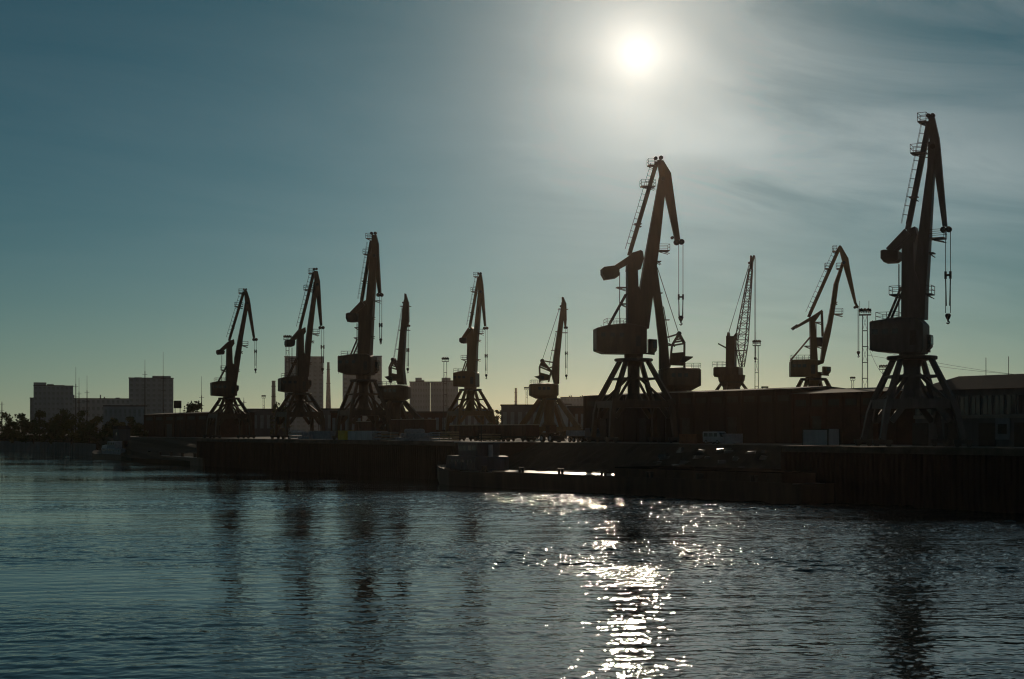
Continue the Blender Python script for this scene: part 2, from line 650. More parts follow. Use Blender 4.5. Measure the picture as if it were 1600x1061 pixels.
# sloping stone bank
sl = MB()
rows, colsN = 12, 60
P_lo0, P_lo1 = RA - QN * 0.6, RB - QN * 0.6
for r in range(rows + 1):
    for c in range(colsN + 1):
        f, g = r / rows, c / colsN
        a = P_lo0.lerp(P_lo1, g)
        b = RA2.lerp(RB2, g)
        p = a.lerp(b, f)
        z = -0.6 + (QZ + 0.6) * f
        if 0 < r < rows:
            z += random.uniform(-0.16, 0.16)
        sl.v.append((p.x, p.y, z))
for r in range(rows):
    for c in range(colsN):
        i = r * (colsN + 1) + c
        sl.f.append((i, i + 1, i + colsN + 2, i + colsN + 1))
struct(sl.build('stone_bank', 'earth'))

MT['slab'] = make_mat('glint_stone', (0.06, 0.055, 0.048), 0.3, 0.4, 1.5, spec=0.6)
sb_ = bpy.data.objects['stone_bank']
for i in range(46):  # smooth flat stones added to give sun glints on the slope
    f, g = random.uniform(0.12, 0.9), random.uniform(0.1, 0.42)
    p = P_lo0.lerp(P_lo1, g).lerp(RA2.lerp(RB2, g), f)
    m = MB()
    a_, b_, c_ = random.uniform(0.35, 1.0), random.uniform(0.3, 0.7), random.uniform(0.15, 0.3)
    m.add([(-a_, -b_, -c_), (a_ * .9, -b_, -c_), (a_, b_ * .8, -c_), (-a_ * .8, b_, -c_), (-a_ * .8, -b_ * .7, c_), (a_ * .8, -b_ * .8, c_), (a_ * .7, b_ * .7, c_), (-a_ * .9, b_ * .6, c_)],
          [(3, 2, 1, 0), (4, 5, 6, 7), (0, 1, 5, 4), (1, 2, 6, 5), (2, 3, 7, 6), (3, 0, 4, 7)])
    o = m.build('stone', 'slab', sb_)
    o.location = (p.x, p.y, -0.6 + (QZ + 0.6) * f + 0.12)
    o.rotation_euler = (random.uniform(-.12, .12), random.uniform(-.12, .12), random.uniform(0, 3.1))

# pale piling at the far left
pp = MB()
pts = [bank[0]] + bank[1:] + [bank_far[0]]
for a, b in zip(pts[:-1], pts[1:]):
    dirv = (b - a).normalized()
    nv = Vector((dirv.y, -dirv.x))
    if nv.y < 0:
        nv = -nv
    vs, fs = corrugated(a, b, -1, BZ, 2.4, 0.7, nv)
    pp.add(vs, fs)
o = pp.build('sheet_pile_wall', 'pilepale')
tag(o, 'pale grey sheet pile wall along the left bank below the trees', 'wall')

# far wooded rise behind the port (one mass, far away)
hl = MB()
xs = np.linspace(-2600, 2600, 160)
ys = [2900 + 60 * math.sin(x * 0.004) for x in xs]
hh = [QZ + 14 + 9 * math.sin(x * 0.0031 + 1.0) + 5 * math.sin(x * 0.011) + random.uniform(-2.2, 2.2) for x in xs]
for x, y, h in zip(xs, ys, hh):
    hl.v += [(x, y - 150, QZ - 0.5), (x, y, h), (x, y + 300, QZ - 0.5)]
for i in range(len(xs) - 1):
    a = 3 * i
    hl.f += [(a, a + 3, a + 4, a + 1), (a + 1, a + 4, a + 5, a + 2)]
struct(hl.build('hills', 'leaf'))


# ------------------------------------------------------------------ cranes
class Crane:
    def __init__(self, name, label, px, d=None, depth=None, psi=0.0, mat='brown', group='portal cranes along the river quay'):
        if depth is None:
            g = on_line(px, d)
        else:
            g = Vector(((px - 800) / F * depth, depth))
        self.c = g
        az = math.atan2(g.x, g.y)
        self.psi = math.radians(psi)
        self.phi = -az + self.psi
        self.s = g.y / F
        self.mat = mat
        self.root = thing(name, label, 'crane', (g.x, g.y, QZ), self.phi, group)

    def P(self, px, y):
        t = (px - 800) / F
        cs, sn = math.cos(self.phi), math.sin(self.phi)
        u = (t * self.c.y - self.c.x) / (cs - t * sn)
        Y = self.c.y + u * sn
        return (u, EYE - (y - HY) / F * Y - QZ)

    def P3(self, px, y, v=0.0):
        u, z = self.P(px, y)
        return (u, v, z)

    def poly(self, pts, wdt=0.0):
        p = [self.P(*q) for q in pts]
        sh = wdt / 2 * abs(math.tan(self.psi))
        if sh > 0:
            mid = sum(a for a, _ in p) / len(p)
            half = max(abs(a - mid) for a, _ in p)
            k = max(0.55, 1 - sh / max(half, 0.01))
            p = [(mid + (a - mid) * k, z) for a, z in p]
        return p

    def prism(self, name, pts, wdt, mat=None, parent=None, bevel=0.0, comp=True):
        m = MB()
        wn = wdt if not callable(wdt) else 0.0
        m.prism(self.poly(pts, wn if comp else 0.0), wdt)
        return m.build(name, mat or self.mat, parent or self.root, bevel=bevel)

    # ---- shared parts
    def rail(self, x0, x1, z, y0, y1, parent, hgt=1.1):
        m = MB()
        n = max(2, int(abs(x1 - x0) / 1.1) + 1)
        for yy in (y0, y1):
            for i in range(n):
                x = x0 + (x1 - x0) * i / (n - 1)
                m.bar((x, yy, z), (x, yy, z + hgt), 0.07)
            for k in (0.5, 1.0):
                m.bar((x0, yy, z + hgt * k), (x1, yy, z + hgt * k), 0.06)
        for xx in (x0, x1):
            m.bar((xx, y0, z + hgt), (xx, y1, z + hgt), 0.06)
            m.bar((xx, y0, z + hgt * .5), (xx, y1, z + hgt * .5), 0.06)
        return m.build('handrail', 'dark', parent)

    def platform(self, xa, xb, y, wdt=1.6, rail=True, hgt=1.1, brk=True):
        u0, z = self.P(xa, y)
        u1, _ = self.P(xb, y)
        m = MB()
        m.box(((u0 + u1) / 2, 0, z), (abs(u1 - u0), wdt, 0.16))
        if brk:
            for s_ in (-1, 1):
                m.bar((u0 + (u1 - u0) * 0.15, s_ * wdt * 0.35, z - 0.1), (u1, s_ * wdt * 0.35, z - 0.55), 0.12)
        o = m.build('platform', self.mat, self.root)
        if rail:
            self.rail(u0, u1, z + 0.08, -wdt / 2, wdt / 2, o, hgt)
        return o

    def ladder(self, a, b, wdt=0.5, name='ladder', parent=None, cage=False):
        a, b = Vector(a), Vector(b)
        m = MB()
        for s_ in (-1, 1):
            o = Vector((0, s_ * wdt / 2, 0))
            m.bar(a + o, b + o, 0.07)
        n = int((b - a).length / 0.6)
        dd = (b - a).normalized()
        side = Vector((-dd.z, 0, dd.x))
        for i in range(1, n):
            p = a.lerp(b, i / n)
            m.bar(p + Vector((0, -wdt / 2, 0)), p + Vector((0, wdt / 2, 0)), 0.045)
            if cage and i % 2 == 0:
                q = p + side * 0.7
                m.bar(p + Vector((0, -wdt / 2, 0)), q + Vector((0, -wdt / 2, 0)), 0.04)
                m.bar(p + Vector((0, wdt / 2, 0)), q + Vector((0, wdt / 2, 0)), 0.04)
                m.bar(q + Vector((0, -wdt / 2, 0)), q + Vector((0, wdt / 2, 0)), 0.04)
        if cage:
            for s_ in (-1, 1):
                o = Vector((0, s_ * wdt / 2, 0)) + side * 0.7
                m.bar(a + o, b + o, 0.045)
        return m.build(name, 'dark', parent or self.root)

    def sheave(self, px, y, r_px, wdt=0.5, off=0.0):
        u, z = self.P(px, y)
        r = r_px * self.s
        m = MB()
        m.tube((u, off - wdt / 2, z), (u, off + wdt / 2, z), r, 14)
        o = m.build('sheave', 'dark', self.root)
        m = MB()
        m.tube((u, off - wdt / 2 - 0.12, z), (u, off + wdt / 2 + 0.12, z), r * 0.3, 8)
        m.build('axle', self.mat, o)
        return o

    def tackle(self, xs, y0, ysp, yhook, spread=True, block_px=None):
        """hoist ropes, spreader frame, hook block"""
        x0, x1 = xs
        for k, x in enumerate(xs):
            m = MB()
            u, zt = self.P(x, y0)
            _, zb = self.P(x, yhook)
            m.tube((u, 0.0, zt), (u, 0.0, zb + 0.4), 0.055, 5)
            m.build('hoist_rope', 'rope', self.root)
        u0, u1 = self.P(x0, ysp)[0], self.P(x1, ysp)[0]
        um = (u0 + u1) / 2
        zs = self.P(x0, ysp)[1]
        zh = self.P((x0 + x1) / 2, yhook)[1]
        if spread:
            m = MB()
            m.box((um, 0, zs), (abs(u1 - u0) + 0.25, 0.3, 0.28))
            for u in (u0, u1):
                m.box((u, 0, zs), (0.28, 0.36, 1.0))
                m.tube((u, 0, zs - 0.5), (u + (um - u) * 0.3, 0, zs - 4.2), 0.09, 6)
            m.build('rope_spreader', 'dark', self.root)
        r = max(abs(u1 - u0) * 0.62, 0.38) if block_px is None else block_px * self.s
        m = MB()
        m.lathe([(r * 0.55, r * 0.9), (r * 0.95, r * 0.55), (r, 0.1 * r), (r * 0.75, -r * 0.6), (r * 0.3, -r * 1.35), (0.12, -r * 1.5)], (um, 0, zh), 12)
        o = m.build('hook_block', 'dark', self.root, smooth=False)
        m = MB()
        m.tube((um, 0, zh - r * 1.4), (um, 0, zh - r * 1.9), 0.12, 6)
        pts = [(um + 0.45 * r * math.cos(a), 0, zh - r * 2.15 + 0.42 * r * math.sin(a)) for a in np.linspace(math.pi * 0.5, -math.pi * 0.95, 9)]
        for a, b in zip(pts[:-1], pts[1:]):
            m.tube(a, b, 0.11, 6)
        m.build('hook', 'dark', o)

    def portal(self, ring_y, rt, half, delta=18.0, zk=6.2, leg_w=0.85, brace=True, arch=False, rcol=1.15, ring_r=None, foot=1.06):
        """four legged portal standing on rails"""
        zr = self.P(self.c.x / self.c.y * F + 800, ring_y)[1]
        rot = Matrix.Rotation(math.radians(delta) - self.psi, 4, 'Z')
        R = self.root
        a = half
        for sx in (-1, 1):
            for sy in (-1, 1):
                m = MB(rot)
                pt = Vector((sx * rt, sy * rt, zr - 0.1))
                kn = Vector((sx * a, sy * a, zk))
                ft = Vector((sx * a * foot, sy * a * foot, 1.0))
                if arch:
                    md = pt.lerp(kn, 0.45) + Vector((sx * 0.9, sy * 0.9, 0.6))
                    m.bar(pt, md, leg_w * 1.15, leg_w * 1.3)
                    m.bar(md, kn, leg_w * 1.3, leg_w * 1.6)
                else:
                    m.bar(pt, kn, leg_w * 0.78, leg_w * 0.95, leg_w * 1.0, leg_w * 1.15)
                k2 = kn.lerp(ft, 0.35) + Vector((sx * 0.12, sy * 0.12, 0))
                m.bar(kn + (pt - kn).normalized() * 0.4, k2, leg_w * 1.15, leg_w * 1.6)
                m.bar(k2 + (kn - k2) * 0.1, ft, leg_w * 1.1, leg_w * 1.6, leg_w, leg_w * 1.1)
                m.build('leg', self.mat, R)
                m = MB(rot)
                m.box((ft.x, ft.y, 0.78), (2.6, 0.6, 0.5))
                m.box((ft.x, ft.y, 1.1), (0.9, 0.7, 0.4))
                bo = m.build('bogie', 'dark', R)
                for k in (-0.8, 0.8):
                    m = MB(rot)
                    m.tube((ft.x + k, ft.y - 0.15, 0.37), (ft.x + k, ft.y + 0.15, 0.37), 0.36, 12)
                    m.build('wheel', 'dark', bo)
        for k in range(4):
            m = MB(rot)
            c = [(-a, -a), (a, -a), (a, a), (-a, a)]
            p, q = c[k], c[(k + 1) % 4]
            m.bar((p[0], p[1], zk - 0.45), (q[0], q[1], zk - 0.45), 0.7, 1.25)
            for e0, e1 in ((p, q), (q, p)):
                dx, dy = (e1[0] - e0[0]) / (2 * a), (e1[1] - e0[1]) / (2 * a)
                m.bar((e0[0] + dx * 2.0, e0[1] + dy * 2.0, zk - 0.7), (e0[0] + dx * 0.35, e0[1] + dy * 0.35, zk - 2.9), 0.5, 0.8)
            m.build('portal_beam', self.mat, R)
        if brace:
            zm = (zr + zk) / 2 + 0.4
            rm = rt + (a - rt) * (zr - zm) / (zr - zk)
            for k in range(4):
                c = [(-1, -1), (1, -1), (1, 1), (-1, 1)]
                p, q = c[k], c[(k + 1) % 4]
                m = MB(rot)
                m.bar((p[0] * rm, p[1] * rm, zm), (q[0] * rm, q[1] * rm, zm), 0.28, 0.34)
                m.build('tie_beam', self.mat, R)
                m = MB(rot)
                m.bar((p[0] * 0.7, p[1] * 0.7, zm + 0.4), (p[0] * a * 0.86, p[1] * a * 0.86, zk), 0.36, 0.42)
                m.build('brace', self.mat, R)
        m = MB(rot)
        for s_ in (1, -1):
            m.bar((-a, -a * s_, zk - 0.5), (a, a * s_, zk - 0.5), 0.8, 1.1 - 0.01 * s_)
        m.build('cross_beam', self.mat, R)
        rr = ring_r or rt * 1.3
        m = MB()
        m.lathe([(rr * 0.95, -0.22), (rr, -0.12), (rr, 0.22), (rr * 0.97, 0.3)], (0, 0, zr), 24)
        m.build('slewing_ring', 'dark', R)
        m = MB()
        m.lathe([(rcol * 1.35, zk - 0.9), (rcol * 1.45, zk + 0.5), (rcol, zk + 1.6), (rcol, zr - 1.2), (rcol * 1.5, zr + 0.3), (rcol * 1.6, zr + 1.6)], (0, 0, 0), 18)
        m.build('column', self.mat, R)
        # access ladder of the portal
        m0 = rot @ Vector((a * 0.98, -a * 0.55, 0.6))
        m1 = rot @ Vector((a * 0.98, -a * 0.55, zk))
        self.ladder(m0, m1)
        return zr


def crane_a(D):
    c = Crane(D['name'], D['label'], D['px'], D.get('d'), D.get('depth'), D.get('psi', 0), D.get('mat', 'brown'))
    R = c.root
    dt = D['detail']
    c.portal(D['ring'], D.get('rt', 2.05), D.get('half', 4.4), D.get('delta', 18), D.get('zk', 6.9), leg_w=D.get('leg_w', 0.74), ring_r=D.get('ring_r'), foot=D.get('foot', 1.13))
    # machinery house
    ho = c.prism('machine_house', D['house'], 4.6, D.get('hmat'), bevel=0.18)
    hp = [c.P(*q) for q in D['house']]
    u0, u1 = min(p[0] for p in hp), max(p[0] for p in hp)
    z0, z1 = min(p[1] for p in hp), max(p[1] for p in hp)
    for k in range(3):
        m = MB()
        m.box((u0 + (u1 - u0) * (0.16 + 0.17 * k), -2.32, z0 + (z1 - z0) * 0.62), (0.8, 0.06, 0.7))
        m.build('window', 'glass', ho)
    m = MB()
    m.box((u0 + (u1 - u0) * 0.80, -2.32, z0 + (z1 - z0) * 0.42), (0.9, 0.06, 2.0))
    m.build('door', 'dark', ho)
    m = MB()
    for k in range(5):
        m.box((u0 + (u1 - u0) * (0.12 + 0.19 * k), -2.31, (z0 + z1) / 2), (0.09, 0.05, (z1 - z0) * 0.86))
    m.build('panel_rib', c.mat if not D.get('hmat') else D['hmat'], ho)
    rl = D.get('roof_rail')
    if rl:
        (xa, ya), (xb, yb) = rl
        ua, za = c.P(xa, ya)
        ub, zb = c.P(xb, yb)
        c.rail(ua, ub, min(za, zb) - 0.1, -2.1, 2.1, ho, 1.1)
    # driver's cab
    if D.get('cab'):
        xa, ya, xb, yb = D['cab']
        ua, zt = c.P(xa, ya)
        ub, zb = c.P(xb, yb)
        m = MB()
        cyv = D.get('cabv', -1.2)
        m.prism([(ua, zb + 0.15), (ub - 0.5, zb), (ub - 0.05, zb + 0.5), (ub, zb + 1.1), (ub, zt - 0.1), (ua, zt)], 1.7, cyv)
        cb = m.build('cab', c.mat, R, bevel=0.06)
        for k in range(2):
            m = MB()
            m.box((ub + 0.02, cyv - 0.4 + 0.8 * k, (zb + zt) / 2 + 0.25), (0.05, 0.66, (zt - zb) * 0.5))
            m.build('window', 'glass', cb)
        m = MB()
        m.box((ub - (ub - ua) * 0.3, cyv - 0.87, (zb + zt) / 2 + 0.25), ((ub - ua) * 0.42, 0.05, (zt - zb) * 0.45))
        m.build('window', 'glass', cb)
        m = MB()
        m.bar((ua - 1.2, cyv + 0.4, zb + 0.1), (ub - 0.3, cyv, zb - 0.12), 0.5, 0.3)
        m.build('cab_bracket', c.mat, R)
    # tower, its head, counterweight lever
    c.prism('tower', D['tower'], D.get('tower_w', 2.4))
    c.prism('tower_head', D['head'], 1.9)
    lv = D['lever']
    for s_ in (-1, 1):
        m = MB()
        a, b = c.P(*lv[0]), c.P(*lv[1])
        lw = D.get('lever_w', 1.5)
        m.bar((a[0], s_ * 1.05, a[1]), (b[0], s_ * 1.05, b[1]), 0.35, lw, 0.35, lw * 0.75)
        m.build('counterweight_lever', c.mat, R)
    c.prism('counterweight', D['cw'], 2.6, 'dark', bevel=0.06, comp=False)
    # stay between tower head and jib tail with its ladder
    s0, s1 = c.P3(*D['stay'][0]), c.P3(*D['stay'][1])
    m = MB()
    m.bar(s0, s1, 0.7, D.get('stay_w', 0.52))
    m.build('stay_rod', c.mat, R)
    sv = (Vector(s1) - Vector(s0))
    nrm = Vector((-sv.z, 0, sv.x)).normalized()
    c.ladder(Vector(s0) + nrm * 0.35 + sv * 0.05, Vector(s1) + nrm * 0.35 - sv * 0.03, 0.5, cage=True)
    # boom and jib
    bz = [c.P(*q)[1] for q in D['boom']]
    zlo, zhi = min(bz), max(bz)
    c.prism('boom', D['boom'], lambda z: 2.4 - 1.5 * (z - zlo) / (zhi - zlo))
    c.prism('jib', D['jib'], D.get('jib_w', 0.7))
    m = MB()
    jx = c.P(*D['pivot'])
    m.tube((jx[0], -0.75, jx[1]), (jx[0], 0.75, jx[1]), 0.38, 10)
    m.build('jib_pivot', 'dark', R)
    for (x, y, r) in D['sheaves']:
        c.sheave(x, y, r)
    for pf in D['plats']:
        c.platform(*pf[:3], wdt=pf[3] if len(pf) > 3 else 1.6, rail=(pf[4] if len(pf) > 4 else True))
    # brace from the house roof to the tower
    b0, b1 = c.P(*D['brace'][0]), c.P(*D['brace'][1])
    for s_ in (-1, 1):
        m = MB()
        m.bar((b0[0], s_ * 0.9, b0[1] - 0.2), (b1[0] + 0.2, s_ * 0.9, b1[1]), 0.3)
        m.build('tower_brace', c.mat, R)
    # tower service ladder
    if D.get('tladder'):
        (xa, ya), (xb, yb) = D['tladder']
        c.ladder(c.P3(xa, ya, 0.6), c.P3(xb, yb, 0.6), 0.45)
    c.tackle(*D['tackle'])
    return c


A7 = dict(name='portal_crane', label='crane standing directly below the sun, in front of the long shed', px=990, d=22, psi=10, mat='brown', detail=2,
          ring=563, half=5.4, rt=2.05, leg_w=0.8, zk=7.6, ring_r=3.6, delta=17,
          house=[(926, 513.5), (946, 508.7), (978, 506), (1011, 512), (1011, 552), (1007, 554), (940, 552.8), (926, 548)],
          roof_rail=((946, 507), (977, 507)), cab=(1011, 530.5, 1023.5, 553),
          tower=[(977.7, 420), (994.8, 420), (996, 448), (1010, 470), (1012, 512), (977.7, 512)],
          head=[(979, 403), (985, 396), (1000.6, 391.5), (1004, 394), (1006, 404.6), (1000.6, 421), (977, 424)],
          lever=((988, 403), (957, 422)), lever_w=1.3,
          cw=[(939.4, 421), (942.5, 418), (958, 416), (966.4, 420), (966, 431.5), (962.2, 434.6), (944.6, 437.3), (939.8, 428.4)],
          stay=((983, 399), (1026.5, 253)), stay_w=0.55,
          boom=[(1030, 276), (1038, 276), (1038.3, 304), (1030.7, 373.5), (1019.4, 458.4), (1012.3, 514), (998, 514), (1000, 449), (1006.8, 406.6), (1025.5, 301)],
          jib=[(1026.5, 250), (1036, 251), (1048.3, 271), (1049.7, 282), (1062.8, 374.5), (1054.8, 375.5), (1038.5, 304), (1030.2, 277)],
          pivot=(1035, 280), sheaves=[(1024.4, 247.5, 3), (1032.7, 246.5, 3.4), (1057.2, 378.6, 4.7), (1064.9, 378, 4.4), (1050.3, 371.5, 2.4)],
          plats=[(1012, 1024, 258.8, 1.8), (1001, 1023, 291.5, 1.8), (991, 1002, 350, 1.0, False), (1028.6, 1045, 392, 2.0), (1026, 1032, 409, 1.6, False), (963, 978, 449.4, 1.6, False), (969, 978, 475, 1.4, False)],
          brace=((951, 507), (977, 459)), tladder=((969, 506), (969, 425)),
          tackle=((1060.5, 1067.2), 380, 464, 497))
A10 = dict(name='portal_crane', label='rightmost and tallest crane, beside the hip roofed warehouse', px=1425, d=12, psi=-12, mat='grey', hmat='grey', detail=2,
           ring=560, half=4.25, rt=2.05, leg_w=0.7, foot=1.27, zk=6.4, ring_r=3.4, delta=15,
           house=[(1358.7, 504), (1407, 497), (1440, 497), (1451, 507), (1451, 545), (1448, 552.6), (1407.8, 552.6), (1359, 549)],
           roof_rail=((1374, 501), (1407, 499)), cab=(1444, 522, 1454, 547), cabv=1.0,
           tower=[(1409.3, 380), (1430.6, 380), (1431, 420), (1440, 440), (1447, 499), (1407.8, 499)],
           head=[(1413.5, 368), (1419.6, 359.6), (1433, 355), (1437, 368), (1431.8, 382), (1409.5, 388)],
           lever=((1421, 364), (1391, 393)), lever_w=1.25,
           cw=[(1379, 393), (1384, 391.5), (1406, 393), (1406, 406), (1401, 410), (1384, 411), (1379, 405)],
           stay=((1418.5, 359), (1452.5, 190)), stay_w=0.5,
           boom=[(1451.4, 222), (1461, 222), (1460.5, 265), (1455, 356), (1451.4, 419.6), (1448.5, 459), (1447.4, 499), (1430, 499), (1431.8, 419.6), (1438, 356), (1450, 262)],
           jib=[(1450.5, 183), (1460, 183), (1467.8, 216), (1469.8, 233.5), (1480.8, 354), (1473.8, 354), (1460, 265), (1452.7, 226)],
           pivot=(1459, 230), sheaves=[(1451, 181, 3.4), (1457.5, 180.5, 3.4), (1474, 359, 4.6), (1482.5, 358.4, 4.6)],
           plats=[(1435.5, 1449, 191.8, 1.8), (1424.5, 1448, 240.8, 1.9), (1421, 1434.5, 308.7, 1.0, False), (1454, 1477, 373.6, 2.0), (1452.7, 1460, 396, 1.6, False), (1392, 1409, 461.5, 2.2), (1448.5, 1458, 460.4, 2.2)],
           brace=((1389, 498), (1408, 450)), tladder=((1403, 497), (1403, 412)),
           tackle=((1477.5, 1485), 360, 430, 494))
A1 = dict(name='portal_crane', label='leftmost crane on the quay, beyond the brick shed and billboard', px=358, d=12, psi=8, mat='brown', detail=1,
          ring=623, delta=16, ring_r=3.1,
          house=[(328, 597.6), (340.4, 595.4), (352, 595.4), (370, 597), (370.7, 618.7), (352, 619.7), (328.5, 618)],
          roof_rail=((336, 596), (352, 596)), cab=(366, 602, 371.5, 613),
          tower=[(353.6, 541), (362, 541), (363, 568), (369, 572), (369.4, 597), (352, 597)],
          head=[(356, 535), (358.6, 532.5), (365.4, 530.2), (366.5, 537), (363, 542), (353.6, 542.5)],
          lever=((359.5, 535.5), (345, 548)), lever_w=1.2,
          cw=[(338.3, 547.5), (340, 546.5), (347.3, 546.5), (350.7, 549), (349.6, 553.7), (340.2, 554.3), (338.3, 551.4)],
          stay=((358, 532.5), (381, 456)), stay_w=0.5,
          boom=[(382.6, 473), (388, 473), (386.8, 484), (379, 529.4), (375.2, 560), (369.4, 598), (364, 598), (366.4, 560), (372.2, 528), (380.7, 485)],
          jib=[(381, 453), (385.6, 454), (389.8, 466.6), (391.2, 474), (398.8, 528), (395.4, 528), (387, 485), (383, 474)],
          pivot=(386, 474), sheaves=[(381, 452, 1.5), (384.5, 452, 1.5), (396.5, 530.5, 2.4), (400.3, 530.5, 2.4)],
          plats=[(373, 381, 457.7, 1.8), (367, 379, 479, 1.8), (362, 366.6, 510, 1.0, False), (378, 387, 540, 2.0), (376, 379, 549.7, 1.6, False), (345, 353, 578, 1.8), (371, 374, 578, 1.8, False)],
          brace=((340.6, 596), (353, 572)), tladder=((347, 595), (347, 555)),
          tackle=((398, 400.5), 531, 549, 577.5))
A2 = dict(name='portal_crane', label='second crane from the left, in front of the left tower block', px=468, d=12, psi=12, mat='brown', detail=1,
          ring=616, delta=17, ring_r=3.1,
          house=[(434.3, 591.3), (444, 589), (461.5, 588), (481.5, 589.8), (482, 612.4), (447, 613), (434.3, 610.9)],
          roof_rail=((442, 589.5), (461, 589.5)), cab=(478, 594, 484, 607),
          tower=[(463.6, 522), (473.5, 522), (474, 552), (480, 556), (481, 590), (461.5, 590)],
          head=[(466.5, 516.5), (476.8, 511.5), (478, 519), (472.8, 525), (463, 525)],
          lever=((470, 517), (456, 532)), lever_w=1.2,
          cw=[(445.9, 533), (447, 531.5), (459, 531), (460, 534), (459, 540), (456, 541.8), (447, 541.8), (445.7, 538)],
          stay=((468, 516.5), (490.6, 425)), stay_w=0.5,
          boom=[(490.3, 440), (496, 440), (494.2, 460.7), (488, 513.5), (485.3, 540), (480.8, 589), (475, 589), (477.4, 540), (480.7, 512), (488.6, 456.8)],
          jib=[(490, 423), (496, 423.8), (499.9, 439.6), (500.5, 450), (503.8, 509), (500.4, 509), (494, 460.7), (491.3, 441)],
          pivot=(495, 445), sheaves=[(490.6, 420.5, 1.9), (494.4, 420.3, 1.9), (500.2, 512, 2.5), (504.7, 512, 2.5)],
          plats=[(482.7, 490, 426.8, 1.8), (475.4, 489, 452.8, 1.8), (488, 498, 521.5, 2.0), (486, 490, 533, 1.6, False), (454, 463, 567, 1.8), (482, 486, 567, 1.8, False)],
          brace=((449.4, 589), (463, 559)), tladder=((457, 588), (457, 543)),
          tackle=((502, 506), 513, 542, 577))
A3 = dict(name='portal_crane', label='tall dark crane third from the left, in front of the right tower block', px=568, d=12, psi=-20, mat='brown', detail=1,
          ring=595, delta=17, ring_r=3.3,
          house=[(527.4, 557), (558.4, 553.5), (580, 553.5), (588.3, 557.5), (588.3, 581.7), (581.7, 586), (544, 586), (527.4, 581.7)],
          roof_rail=((538, 556), (558, 555)), cab=(582, 562, 588.6, 581), cabv=1.2,
          tower=[(560.2, 492), (578, 492), (581.5, 510), (579.5, 556), (558.7, 556)],
          head=[(561.3, 477), (573.3, 469.5), (579, 480), (578, 494), (560, 496)],
          lever=((570, 474), (551, 492)), lever_w=1.5, tower_w=1.8,
          cw=[(543.2, 490.5), (547, 489), (559.8, 490), (561, 496), (559.8, 503), (545.4, 503.5), (543, 497.7)],
          stay=((564.8, 472.5), (580.6, 376)), stay_w=0.5,
          boom=[(580.5, 396), (590, 396), (587.6, 430), (584.6, 470.6), (582.4, 510), (579.8, 555), (567, 555), (570, 510), (573.3, 470.6), (579, 402)],
          jib=[(580.5, 367), (587.8, 367), (591.9, 381.7), (592.6, 399.8), (596.2, 458), (591.6, 458), (587.2, 428.4), (580.3, 399.8)],
          pivot=(586, 400), sheaves=[(580.8, 364.6, 2.3), (586.4, 364.4, 2.3), (591.2, 460.8, 3), (596.2, 460.8, 3)],
          plats=[(573, 580, 373, 1.6), (568.8, 578, 397.5, 1.6), (565.8, 573.3, 439.4, 1.0, False), (584.6, 594.4, 470.3, 1.4, False), (582.5, 585.5, 496, 1.0, False), (555, 560, 512, 1.2, False), (554, 559.5, 528, 1.4, False), (580.5, 584.5, 526, 1.4, False)],
          brace=((549.4, 555), (558.7, 531)), tladder=((556.5, 553), (556.5, 505)),
          tackle=((593.2, 596.5), 461, 508, 531))
A5 = dict(name='portal_crane', label='ochre brown crane standing behind the row of open wagons', px=735, depth=402, psi=-16, mat='ochre', detail=1,
          ring=609.5, half=4.8, delta=18, zk=7.6, ring_r=3.2,
          house=[(707.6, 583), (723, 580), (743.7, 580), (748.6, 583), (748.9, 604), (738.8, 605.8), (708, 604)],
          roof_rail=((712, 582), (727, 581)),
          tower=[(730.2, 527), (742, 527), (745.6, 550), (744.4, 582), (728.8, 582)],
          head=[(732, 516), (738, 511.4), (741.6, 514), (742.4, 528), (730, 530)],
          lever=((736, 514.5), (724.5, 530)), lever_w=1.3, tower_w=1.9,
          cw=[(719.3, 529.5), (721, 528), (730, 528), (731, 532), (730, 536), (722.2, 536.7), (719.3, 534)],
          stay=((734, 512.5), (748.3, 432)), stay_w=0.5,
          boom=[(748, 442), (754, 442), (752, 470), (749, 509), (746, 542), (744.4, 582), (737, 582), (739, 540), (741.7, 514.3), (747.6, 456)],
          jib=[(748, 428.5), (752.3, 428.5), (755, 444.3), (756.3, 458.8), (760, 510), (757, 510), (751.7, 469.4), (748, 444)],
          pivot=(752, 456), sheaves=[(747.6, 427.2, 1.6), (751.2, 427, 1.6), (756.9, 513, 2.3), (760.8, 512.7, 2.3)],
          plats=[(741, 747.5, 432.7, 1.7), (736.8, 746, 456, 1.7), (734.8, 740.7, 489, 1.0, False), (748, 755, 521, 1.8), (746.7, 751, 531.7, 1.4, False), (721.7, 730, 562, 2.0), (745, 750, 562, 2.0, False)],
          brace=((723.5, 580.5), (728.2, 564)),
          tackle=((758.3, 761.2), 514, 556, 586.5))
